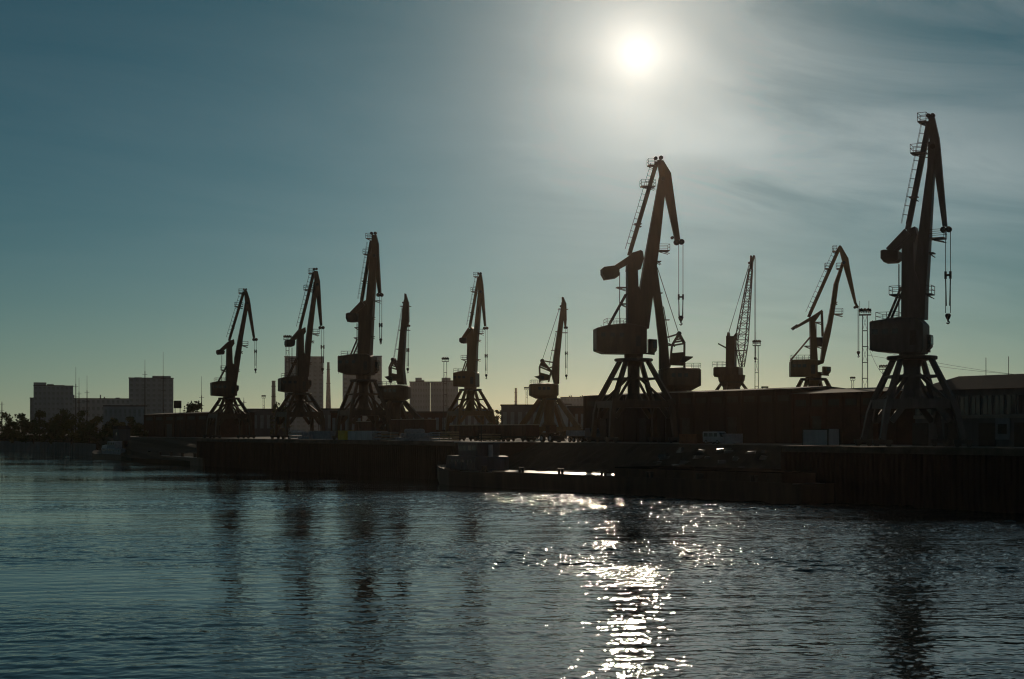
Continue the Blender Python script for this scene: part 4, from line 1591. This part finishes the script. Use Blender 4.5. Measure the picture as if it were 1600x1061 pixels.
# ------------------------------------------------------------------ trees
def tree(label, px, ytop, wpx, depth, base, mat='leaf', n=520, name='tree', lowest=0.06, group='trees on the left bank'):
    s = depth / F
    X = (px - 800) * s
    root = thing(name, label, 'tree', (X, depth, base), 0, group)
    h = zat(ytop, depth) - base
    r = wpx * s / 2
    m = MB()
    top_z = h * 0.8
    lean = random.uniform(-0.4, 0.4)
    m.tube((0, 0, -0.6), (lean * 0.5, 0, h * 0.35), 0.28, 7, 0.2)
    m.tube((lean * 0.5, 0, h * 0.35), (lean, 0, top_z), 0.2, 6, 0.06)
    for i in range(6):
        a = random.uniform(0, 6.28)
        z = h * random.uniform(0.25, 0.6)
        m.tube((lean * 0.6, 0, z), (math.cos(a) * r * 0.75, math.sin(a) * r * 0.75, z + h * 0.22), 0.11, 5, 0.03)
    m.build('trunk', 'bark', root)
    m = MB()
    clumps = []
    for i in range(24):
        a = random.uniform(0, 6.28)
        f = random.random() ** 0.5
        zz = random.uniform(lowest, 0.93)
        rr = r * f * (1.0 - 0.75 * max(0, zz - 0.45) / 0.55) * 0.85
        clumps.append((math.cos(a) * rr, math.sin(a) * rr, h * zz, random.uniform(0.22, 0.42) * min(r, h * 0.4)))
    clumps.append((0, 0, h * 0.88, 0.22 * r))
    for i in range(n):
        cxx, cyy, czz, cr = random.choice(clumps)
        d = Vector((random.gauss(0, 1), random.gauss(0, 1), random.gauss(0, 0.8)))
        d = d.normalized() * cr * random.uniform(0.4, 1.08)
        p = Vector((cxx, cyy, czz)) + d
        if p.z > h:
            p.z = h - random.random() * 0.5
        q = random.uniform(0.3, 0.65)
        e1 = Vector((random.gauss(0, 1), random.gauss(0, 1), random.gauss(0, 1))).normalized()
        e2 = e1.orthogonal().normalized()
        m.add([p - e1 * q, p + e2 * q * 0.6, p + e1 * q, p - e2 * q * 0.6], [(0, 1, 2, 3)])
    m.build('crown', mat, root)


tl = [(8, 643, 40), (34, 646, 36), (62, 641, 36), (88, 649, 34), (100, 637, 40), (128, 640, 46), (152, 650, 34), (176, 652, 36), (206, 650, 34), (20, 658, 40), (52, 656, 44), (80, 660, 40), (112, 655, 46), (140, 662, 40), (168, 664, 34), (190, 660, 36), (218, 662, 28)]
words = ['leftmost', 'second', 'third', 'fourth', 'fifth', 'sixth', 'seventh', 'eighth', 'ninth']
for i, (px, yt, wp) in enumerate(tl):
    back = i < 9
    dep = (690 if back else 640) - px * 0.5
    lb = ('bushy dark tree in the back row on the left bank, %s from the left' % words[i]) if back else ('low shrubby tree in the front row on the left bank, %s from the left' % words[i - 9])
    if lb.startswith('bushy') and i == 0:
        lb = 'bushy dark tree in the back row at the very left edge'
    if not back and i == 9:
        lb = 'low shrubby tree in the front row nearest the left edge'
    tree(lb, px, yt, wp, dep, 6.2 if back else 4.8, 'leaf' if i % 3 else 'leaf2', 1100)
tree('round tree behind the billboard, left of the leftmost crane', 303, 627, 44, 520, QZ, 'leaf', 1000, lowest=0.2, group='trees inside the port')
tree('small tree at the foot of the far chimney', 430, 627, 22, 560, QZ, 'leaf', 420, group='trees inside the port')
tree('small round tree right of the far chimney', 446, 632, 18, 560, QZ, 'leaf2', 360, group='trees inside the port')
for i, (px, yt) in enumerate(((768, 639), (776, 637), (784, 640))):
    tree('distant low tree between the two ochre cranes, %s of three' % ('left', 'middle', 'right')[i], px, yt, 16, 600, QZ, 'leaf', 300, group='trees between the ochre cranes')

# ------------------------------------------------------------------ things on the quay
def quay_thing(name, label, cat, px, d, group=None, turn=0.0):
    g = on_line(px, d)
    return thing(name, label, cat, (g.x, g.y, QZ), QANG + math.pi + turn, group), g.y / F


# shipping boxes: x axis along the quay toward the right
def container(label, x0, x1, hpx, d, mat, cat='container', name='container', ribs=True, group=None):
    g0, g1 = on_line(x0, d), on_line(x1, d)
    L = (g1 - g0).length
    c = (g0 + g1) / 2
    root = thing(name, label, cat, (c.x, c.y, QZ), QANG + math.pi, group)
    h = hpx * c.y / F
    W_ = 2.44
    m = MB()
    m.box((0, 0, h / 2 + 0.08), (L - 0.1, W_ - 0.1, h - 0.16))
    b = m.build('body', mat, root)
    m = MB()
    for sx in (-1, 1):
        for sy in (-1, 1):
            m.box((sx * (L / 2 - 0.07), sy * (W_ / 2 - 0.07), h / 2), (0.16, 0.16, h))
    for sy in (-1, 1):
        for z in (0.08, h - 0.08):
            m.box((0, sy * (W_ / 2 - 0.06), z), (L - 0.32, 0.14, 0.16))
    m.build('frame', 'dark' if mat == 'white' else mat, root)
    if ribs:
        m = MB()
        n = max(4, int(L / 0.45))
        for i in range(n):
            for sy in (-1, 1):
                m.box((-L / 2 + 0.3 + (L - 0.6) * (i + 0.5) / n, sy * (W_ / 2 - 0.05), h / 2), (0.16, 0.08, h - 0.4))
        m.build('corrugation', mat, root)
    for sy in (-0.55, 0.55):
        m = MB()
        m.box((-L / 2 - 0.02, sy, h / 2), (0.06, 1.0, h - 0.34))
        m.build('door', mat, root)
    return root


container('white box container standing alone on the quay left of the rightmost crane', 1263, 1303, 27, 9, 'white')
container('blue grey container on the quay between the second and third cranes', 491, 523, 14, 10, 'palegrey')
container('yellow site cabin at the foot of the third crane', 535.5, 546, 15.5, 4, 'yellow', 'cabin', 'site_cabin', ribs=False)
container('white container right of the yellow cabin, smaller of two', 551, 562.5, 15, 4, 'offwhite')
container('white container right of the yellow cabin, larger of two', 564, 582, 15.5, 4, 'offwhite')
container('rust brown container left of the white van', 1070, 1097, 15, 20, 'rust')
container('pale grey container right of the white van', 1132, 1152, 16, 21, 'palegrey')


def stack(label, x0, x1, hpx, d, layers, mat, per=4, name='plank_stack', cat='stack', gap=0.45, group='stacks on the quay'):
    g0, g1 = on_line(x0, d), on_line(x1, d)
    L = (g1 - g0).length
    c = (g0 + g1) / 2
    root = thing(name, label, cat, (c.x, c.y, QZ), QANG + math.pi, group)
    h = hpx * c.y / F
    lh = h / layers
    for k in range(layers):
        for j in range(per):
            m = MB()
            m.box((random.uniform(-.15, .15), -1.1 + 2.2 * (j + 0.5) / per, lh * (k + gap / 2 + 0.5)), (L * random.uniform(0.94, 1.0), 2.2 / per * 0.92, lh * (1 - gap)))
            m.build('plank', mat, root)
        m = MB()
        for f in (-0.4, 0, 0.4):
            m.box((L * f, 0, lh * (k + gap / 2 * 0.5)), (0.2, 2.2, lh * gap * 0.48))
        m.build('spacer', 'wood', root)


stack('stack of pale slabs right of the white containers', 585, 600, 15, 5, 3, 'palegrey')
stack('stack of slabs left of the pale sack pile', 602, 616, 14, 5, 3, 'concrete')
stack('timber stack right of the pale sack pile, left one', 678, 693, 15, 6, 4, 'palegrey')
stack('timber stack right of the pale sack pile, right one', 695, 711, 16, 6, 4, 'wood')
stack('stack of pale slabs under the second crane from the left', 457, 470, 14, 8, 3, 'offwhite')
stack('stack of boards in front of the middle open wagon', 755, 776, 12, 16, 3, 'wood')


def sack_pile(label, x0, x1, hpx, d, mat, nx, ny, nz, group):
    g0, g1 = on_line(x0, d), on_line(x1, d)
    L = (g1 - g0).length
    c = (g0 + g1) / 2
    root = thing('sack_pile', label, 'sack pile', (c.x, c.y, QZ), QANG + math.pi, group)
    h = hpx * c.y / F
    me = None
    mm = MB()
    mm.lathe([(0.35, 0), (0.52, 0.15), (0.55, 0.5), (0.48, 0.85), (0.25, 1.0)], (0, 0, 0), 8)
    first = mm.build('sack', mat, root)
    me = first.data
    sx, sy, sz = L / nx / 1.05, 1.0, h / nz
    k0 = True
    for k in range(nz):
        for i in range(nx):
            edge_ = abs((i + 0.5) / nx - 0.5) * 2
            if edge_ > 1.05 - 0.3 * k - random.uniform(0, 0.25):
                continue
            for j in range(ny):
                if k0:
                    o = first
                    k0 = False
                else:
                    o = bpy.data.objects.new('sack', me)
                    col.objects.link(o)
                    o.parent = root
                o.location = (-L / 2 + L * (i + 0.5) / nx + random.uniform(-.1, .1), (j - (ny - 1) / 2) * 1.1, k * sz * 0.94)
                o.rotation_euler = (random.uniform(-.1, .1), random.uniform(-.1, .1), random.uniform(0, 3))
                o.scale = (sx, 1.0, sz * random.uniform(0.92, 1.06))


sack_pile('heap of pale blue grey bulk sacks in front of the third crane', 617, 677, 20, 6, 'palegrey', 9, 2, 3, 'sack piles on the quay')
sack_pile('small heap of bluish sacks under the second crane', 472, 487, 13, 8, 'palegrey', 4, 2, 2, 'sack piles on the quay')


# open freight wagons
def wagon(label, x0, x1, d, mat='wagon', group='open freight wagons on the quay track', hh=3.4):
    g0, g1 = on_line(x0, d), on_line(x1, d)
    L = (g1 - g0).length
    c = (g0 + g1) / 2
    root = thing('open_wagon', label, 'wagon', (c.x, c.y, QZ), QANG + math.pi, group)
    z0, z1 = 1.15, hh
    W_ = 3.0
    for sy in (-1, 1):
        m = MB()
        m.box((0, sy * (W_ / 2 - 0.06), (z0 + z1) / 2), (L, 0.12, z1 - z0))
        for i in range(9):
            m.box((-L / 2 + L * i / 8, sy * (W_ / 2 + 0.06), (z0 + z1) / 2), (0.16, 0.12, z1 - z0 - 0.1))
        m.build('side_wall', mat, root)
        m = MB()
        m.box((0, sy * (W_ / 2), z1 + 0.07), (L + 0.1, 0.36, 0.14))
        m.build('top_rail', 'glint_steel', root)
    for sx in (-1, 1):
        m = MB()
        m.box((sx * (L / 2 - 0.08), 0, (z0 + z1) / 2), (0.14, W_ - 0.26, z1 - z0))
        m.build('end_wall', mat, root)
    m = MB()
    m.box((0, 0, 1.05), (L, W_ - 0.1, 0.2))
    m.box((0, 0, 0.85), (L, 0.5, 0.3))
    m.build('underframe', 'dark', root)
    m = MB()
    m.box((0, 0, z1 - 0.6), (L - 0.4, W_ - 0.3, 0.3))
    m.build('cargo', 'concrete', root)
    for sx in (-1, 1):
        m = MB()
        m.box((sx * L * 0.36, 0, 0.6), (2.4, 2.2, 0.3))
        bo = m.build('bogie', 'dark', root)
        for k in (-0.9, 0.9):
            m = MB()
            for sy in (-0.76, 0.76):
                m.tube((sx * L * 0.36 + k, sy - 0.07, 0.475), (sx * L * 0.36 + k, sy + 0.07, 0.475), 0.475, 12)
            m.tube((sx * L * 0.36 + k, -0.8, 0.475), (sx * L * 0.36 + k, 0.8, 0.475), 0.09, 6)
            m.build('wheelset', 'dark', bo)


wagon('open freight wagon below the ochre brown crane, left of three', 712, 749, 20)
wagon('open freight wagon below the ochre brown crane, middle of three', 753, 784, 20)
wagon('open freight wagon below the ochre brown crane, right of three', 788, 832, 20)
wagon('open freight wagon behind the third crane, left one', 563, 592, 30, hh=4.6)
wagon('open freight wagon behind the pale sack heap', 612, 672, 30, hh=5.0)


# ------------------------------------------------------------------ vehicles
def wheels(root, xs_, yw_, r, mat='tyre', wdt=0.28):
    for x in xs_:
        for sy in (-1, 1):
            m = MB()
            m.tube((x, sy * yw_ - wdt / 2, r), (x, sy * yw_ + wdt / 2, r), r, 16)
            wl = m.build('wheel', mat, root)
            m = MB()
            m.tube((x, sy * yw_ - wdt / 2 - 0.02, r), (x, sy * yw_ + wdt / 2 + 0.02, r), r * 0.55, 12)
            m.build('rim', 'palegrey', wl)


# white van parked by the sloping bank
root, s_ = quay_thing('van', 'white van parked on the quay right of the crane under the sun', 'van', 1118, 20)
m = MB()
m.prism([(-2.3, 0.35), (2.35, 0.35), (2.4, 0.9), (2.15, 1.15), (1.65, 1.95), (1.4, 2.1), (-2.25, 2.1), (-2.35, 1.9)], 1.8)
m.build('body', 'white', root, bevel=0.08)
m = MB()
m.add([(2.16, -0.75, 1.2), (2.16, 0.75, 1.2), (1.70, 0.72, 1.93), (1.70, -0.72, 1.93)], [(0, 1, 2, 3)])
m.build('windscreen', 'glass', root)
for sy in (-1, 1):
    for x0, x1 in ((0.55, 1.45), (-0.75, 0.3), (-2.0, -1.0)):
        m = MB()
        m.box(((x0 + x1) / 2, sy * 0.9, 1.55), (x1 - x0, 0.04, 0.6))
        m.build('window', 'glass', root)
    m = MB()
    m.box((2.36, sy * 0.65, 0.85), (0.08, 0.32, 0.2))
    m.build('headlight', 'palegrey', root)
wheels(root, (-1.45, 1.5), 0.8, 0.35)

# lorry
root, s_ = quay_thing('flatbed_lorry', 'blue grey lorry with load parked left of the long shed', 'lorry', 912, 22)
m = MB()
m.box((-0.6, 0, 1.0), (7.6, 0.9, 0.3))
m.build('chassis', 'dark', root)
m = MB()
m.box((-1.2, 0, 1.75), (6.0, 2.4, 1.1))
m.build('cargo_bed', 'palegrey', root)
m = MB()
m.prism([(1.9, 0.7), (4.0, 0.7), (4.05, 1.6), (3.6, 2.6), (3.3, 2.75), (1.95, 2.75)], 2.3)
m.build('cab', 'blue', root, bevel=0.08)
m = MB()
m.add([(4.03, -1.0, 1.72), (4.03, 1.0, 1.72), (3.66, 1.0, 2.55), (3.66, -1.0, 2.55)], [(0, 1, 2, 3)])
m.build('windscreen', 'glass', root)
wheels(root, (-3.2, -1.9, 3.0), 1.0, 0.5)

# wheel loader
root, s_ = quay_thing('wheel_loader', 'rusty wheel loader right of the open wagons', 'loader', 862, 18)
m = MB()
m.prism([(-2.6, 0.9), (0.6, 0.9), (0.6, 1.6), (-0.4, 1.9), (-2.6, 1.9)], 1.9)
m.build('body', 'rust', root, bevel=0.06)
m = MB()
m.box((-0.2, 0, 2.55), (1.5, 1.5, 1.4))
m.box((-0.2, 0, 3.3), (1.7, 1.7, 0.12))
m.build('cab', 'rust', root)
for sy in (-0.6, 0.6):
    m = MB()
    m.bar((0.6, sy, 1.7), (2.4, sy, 0.9), 0.25, 0.35)
    m.build('lift_arm', 'rust', root)
m = MB()
m.prism([(2.3, 0.2), (3.4, 0.15), (2.7, 0.5), (2.5, 1.3), (2.3, 1.2)], 2.5)
m.build('bucket', 'dark', root)
wheels(root, (-1.8, 1.2), 0.95, 0.75, wdt=0.5)

# ------------------------------------------------------------------ barge in front of the sloping bank
B0 = Vector((at(684, 0, 257.5).x, 257.5))                 # outboard corner at the stern/left
dirb = (Vector(((1246 - 800) / F * 187.5, 187.5)) - B0)
BL = dirb.length
dirb.normalize()
bn = Vector((-dirb.y, dirb.x))
if bn.dot(QN) < 0:
    bn = -bn
sgn = 1 if abs(math.atan2(dirb.y, dirb.x) + math.pi / 2 - math.atan2(bn.y, bn.x)) < 0.1 else -1
root = thing('river_barge', 'long low river barge with wheelhouse moored below the stone bank', 'barge', (B0.x, B0.y, 0), math.atan2(dirb.y, dirb.x))
BW, FB = 12.5, 2.55


def hull_mesh(L, Wd, fb, rake=5.0, sheer=0.9):
    m = MB()
    st = [(-rake, 0.5, 1.0, fb + sheer), (-rake * 0.3, 0.8, 0.0, fb + sheer * 0.6), (rake * 0.7, 1.0, -1.0, fb + 0.15), (rake * 1.6, 1.0, -1.0, fb), (L * 0.5, 1.0, -1.0, fb), (L - 4, 1.0, -1.0, fb), (L - 0.5, 0.95, -0.4, fb + 0.1), (L, 0.88, 0.4, fb + 0.15)]
    for x, w_, zb_, zt_ in st:
        c = Wd / 2
        hw = Wd / 2 * w_
        m.v += [(x, c - hw, zt_), (x, c - hw * 0.98, zb_), (x, c + hw * 0.98, zb_), (x, c + hw, zt_)]
    for i in range(len(st) - 1):
        a, b = 4 * i, 4 * i + 4
        m.f += [(a, a + 1, b + 1, b), (a + 1, a + 2, b + 2, b + 1), (a + 2, a + 3, b + 3, b + 2), (a + 3, a, b, b + 3)]
    n = 4 * (len(st) - 1)
    m.f += [(3, 2, 1, 0), (n, n + 1, n + 2, n + 3)]
    return m


MT['deck'] = make_mat('wet_steel_deck', (0.10, 0.075, 0.06), 0.34, 0.3, 0.5, spec=0.6)
hull_mesh(BL, BW, FB).build('hull', 'hull', root)
m = MB()
m.box((BL / 2 + 3, BW / 2, FB + 0.03), (BL - 8, BW - 0.5, 0.06))
m.build('deck', 'deck', root)
m = MB()
for y in (0.06, BW - 0.06):
    m.box((BL / 2 + 8, y, FB + 0.12), (BL - 18, 0.14, 0.26))
m.build('rubbing_strake', 'hull', root)
for i in range(7):
    x = 14 + i * (BL - 18) / 6.4
    m = MB()
    m.box((x, 0.5, FB + 0.12), (1.5, 0.7, 0.16))
    for k in (-0.42, 0.42):
        m.lathe([(0.24, 0), (0.24, 0.7), (0.33, 0.78), (0.33, 0.95)], (x + k, 0.5, FB + 0.15), 10)
    m.build('bollard', 'dark', root)
# closed hold on the right half of the barge
h0, h1 = BL * 0.56, BL - 3.5
for y in (0.9, BW - 0.9):
    m = MB()
    m.box(((h0 + h1) / 2, y, FB + 0.75), (h1 - h0, 0.16, 1.4))
    for i in range(13):
        m.box((h0 + (h1 - h0) * i / 12, y - 0.12, FB + 0.7), (0.14, 0.12, 1.28))
    m.build('hatch_coaming', 'hull', root)
for x in (h0 + 0.09, h1 - 0.09):
    m = MB()
    m.box((x, BW / 2, FB + 0.74), (0.16, BW - 2.0, 1.38))
    m.build('hatch_coaming', 'hull', root)
for i in range(8):
    m = MB()
    xa, xb = h0 + (h1 - h0) * i / 8, h0 + (h1 - h0) * (i + 1) / 8
    m.box(((xa + xb) / 2, BW / 2, FB + 1.55), (xb - xa - 0.12, BW - 1.5, 0.16))
    m.build('hatch_cover', 'tarp', root)
# superstructure at the left end
m = MB()
m.prism([(-1.5, FB + 0.2), (8.3, FB + 0.1), (8.3, FB + 2.5), (7.2, FB + 2.7), (-0.8, FB + 2.7)], 7.4, BW / 2)
dh = m.build('deckhouse', 'blue', root, bevel=0.1)
for i in range(6):
    m = MB()
    m.box((0.3 + 1.3 * i, BW / 2 - 3.72, FB + 1.7), (0.5, 0.06, 0.5))
    m.build('porthole', 'glass', dh)
m = MB()
m.prism([(1.2, FB + 2.7), (7.0, FB + 2.7), (7.2, FB + 5.0), (0.9, FB + 5.0)], 5.0, BW / 2)
whs = m.build('wheelhouse', 'blue', root)
for i in range(4):
    m = MB()
    m.box((1.8 + 1.5 * i, BW / 2 - 2.52, FB + 4.1), (1.1, 0.06, 0.9))
    m.build('window', 'glass', whs)
m = MB()
m.box((4.0, BW / 2, FB + 5.1), (7.4, 5.8, 0.18))
m.build('wheelhouse_roof', 'palegrey', root)
m = MB()
m.tube((4.8, BW / 2, FB + 5.1), (4.8, BW / 2, FB + 8.2), 0.1, 6)
m.bar((4.8, BW / 2 - 1, FB + 7.2), (4.8, BW / 2 + 1, FB + 7.2), 0.08)
m.build('signal_mast', 'dark', root)
m = MB()
m.lathe([(0.45, 0), (0.4, 2.2)], (7.75, BW / 2, FB + 2.5), 12)
m.build('funnel', 'palegrey', root)
m = MB()
for i in range(9):
    x = -3.8 + i * 1.8
    m.bar((x, 0.45 if x > 1 else 0.45 + (1 - x) * 0.45, FB + 0.1), (x, 0.45 if x > 1 else 0.45 + (1 - x) * 0.45, FB + 1.6), 0.06)
m.build('railing', 'dark', root)

# ------------------------------------------------------------------ tug and small barge at the left
tg = at(196, 0, EYE * F / (718.5 - HY))
tdir = QD
t0 = Vector((at(112, 0, EYE * F / (714.0 - HY)).x, EYE * F / (714.0 - HY)))
t1 = Vector((at(200, 0, EYE * F / (719.5 - HY)).x, EYE * F / (719.5 - HY)))
dv = (t1 - t0)
TL = min(dv.length, 46.0)
t0 = t1 - dv.normalized() * TL
root = thing('river_tug', 'dark hulled tug with stepped pale deckhouse near the left bank', 'tug', (t0.x, t0.y, 0), math.atan2(dv.y, dv.x))
hull_mesh(TL, 8.0, 1.7, 3.0, 1.1).build('hull', 'hull', root)
m = MB()
m.box((TL * 0.45, 4.0, 2.7), (TL * 0.5, 5.2, 2.0))
dh = m.build('deckhouse', 'palegrey', root, bevel=0.1)
for i in range(7):
    m = MB()
    m.box((TL * 0.24 + TL * 0.42 * i / 6, 1.38, 3.0), (0.8, 0.06, 0.7))
    m.build('porthole', 'glass', dh)
m = MB()
m.prism([(TL * 0.30, 3.7), (TL * 0.52, 3.7), (TL * 0.50, 6.1), (TL * 0.32, 6.1)], 4.2, 4.0)
whs = m.build('wheelhouse', 'palegrey', root)
for i in range(4):
    m = MB()
    m.box((TL * (0.34 + 0.045 * i), 1.88, 5.3), (1.2, 0.06, 0.8))
    m.build('window', 'glass', whs)
m = MB()
m.lathe([(1.0, 0), (0.9, 2.6)], (TL * 0.62, 4.0, 3.7), 12)
m.build('funnel', 'dark', root)
m = MB()
m.lathe([(0.3, 0), (1.5, 0.3), (1.8, 1.4), (1.5, 2.6), (0.3, 2.9)], (TL * 0.12, 4.0, 1.9), 12)
m.build('towing_winch', 'offwhite', root)
m = MB()
m.tube((TL * 0.42, 4.0, 6.1), (TL * 0.42, 4.0, 10.5), 0.12, 6, 0.06)
m.bar((TL * 0.42, 2.8, 9.0), (TL * 0.42, 5.2, 9.0), 0.1)
m.build('signal_mast', 'dark', root)

p0 = Vector((at(203, 0, EYE * F / (719.5 - HY)).x, EYE * F / (719.5 - HY)))
p1 = Vector((at(316, 0, EYE * F / (728.6 - HY)).x, EYE * F / (728.6 - HY)))
dv = p1 - p0
PL = dv.length
root = thing('deck_barge', 'empty low deck barge behind the tug, at the quay end', 'barge', (p0.x, p0.y, 0), math.atan2(dv.y, dv.x))
hull_mesh(PL, 9.0, 2.2, 2.0, 0.4).build('hull', 'hull', root)
m = MB()
m.box((PL / 2, 4.5, 2.24), (PL - 6, 8.4, 0.06))
m.build('deck', 'deck', root)
for i in range(6):
    m = MB()
    x = PL * 0.12 + PL * 0.76 * i / 5
    for k in (-0.5, 0.5):
        m.lathe([(0.3, 0), (0.3, 0.9), (0.42, 1.0), (0.42, 1.2)], (x + k, 0.8, 2.24), 10)
    m.build('bollard', 'dark', root)

# pale gangway hut at the end of the bank, above the tug
g = on_line(190, 8)
root = thing('bank_hut', 'small pale hut on the bank above the tug', 'hut', (g.x, g.y, QZ - 1.0), QANG + math.pi)
m = MB()
m.box((0, 0, 1.9), (6.0, 4.0, 3.8))
m.build('wall', 'plaster', root)
m = MB()
m.prism([(-3.3, 3.8), (3.3, 3.8), (2.6, 4.9), (-2.6, 4.9)], 4.6)
m.build('roof', 'roofing', root)
m = MB()
m.box((0.8, -2.02, 2.2), (1.2, 0.08, 1.1))
m.build('window', 'glass', root)
m = MB()
m.box((-1.6, -2.02, 1.1), (1.0, 0.08, 2.1))
m.build('door', 'dark', root)

# hut on the shed roof
g = at(1195, 613, 300)
root = thing('roof_hut', 'small cabin with flat roof above the long shed beside a light mast', 'hut', (g.x, g.y, QZ), 0)
hb = zat(604, 300) - QZ
for x in (-0.5, 0.5):
    for y in (-0.5, 0.5):
        m = MB()
        m.bar((x, y, 0), (x, y, hb - 0.2), 0.12)
        m.build('post', 'dark', root)
m = MB()
m.box((0, 0, hb - 0.12), (1.3, 1.3, 0.3))
m.build('roof', 'dark', root)
m = MB()
m.box((0, 0, hb - 1.15), (1.15, 1.15, 0.5))
m.build('parapet', 'dark', root)

# overhead wires at the right, from the mast to the warehouse
root = thing('overhead_wire', 'thin overhead wires sloping down behind the warehouse roof', 'wire')
for (xa, ya, xb, yb) in ((1356, 545, 1700, 595), (1356, 555, 1700, 590), (1356, 540, 1385, 590)):
    m = MB()
    p, q = at(xa, ya, 291), at(xb, yb, 300)
    n = 8
    for i in range(n):
        a = p.lerp(q, i / n)
        b = p.lerp(q, (i + 1) / n)
        a.z -= 2.0 * math.sin(math.pi * i / n) * 0.5
        b.z -= 2.0 * math.sin(math.pi * (i + 1) / n) * 0.5
        m.tube(a, b, 0.035, 4)
    m.build('wire', 'rope', root)

# ------------------------------------------------------------------ haze
hz_ = MB()
hz_.box((0, 1550, 39), (5600, 3700, 82))
ho = hz_.build('haze', 'dark')
ho.data.materials.clear()
hm = bpy.data.materials.new('haze_air')
hm.use_nodes = True
t = hm.node_tree
t.nodes.clear()
pv = N(t, 'ShaderNodeVolumePrincipled')
pv.inputs['Color'].default_value = (1.0, 0.78, 0.61, 1)
pv.inputs['Density'].default_value = 0.000025
pv.inputs['Anisotropy'].default_value = 0.87
om = N(t, 'ShaderNodeOutputMaterial')
t.links.new(pv.outputs[0], om.inputs['Volume'])
ho.data.materials.append(hm)
struct(ho, 'stuff')
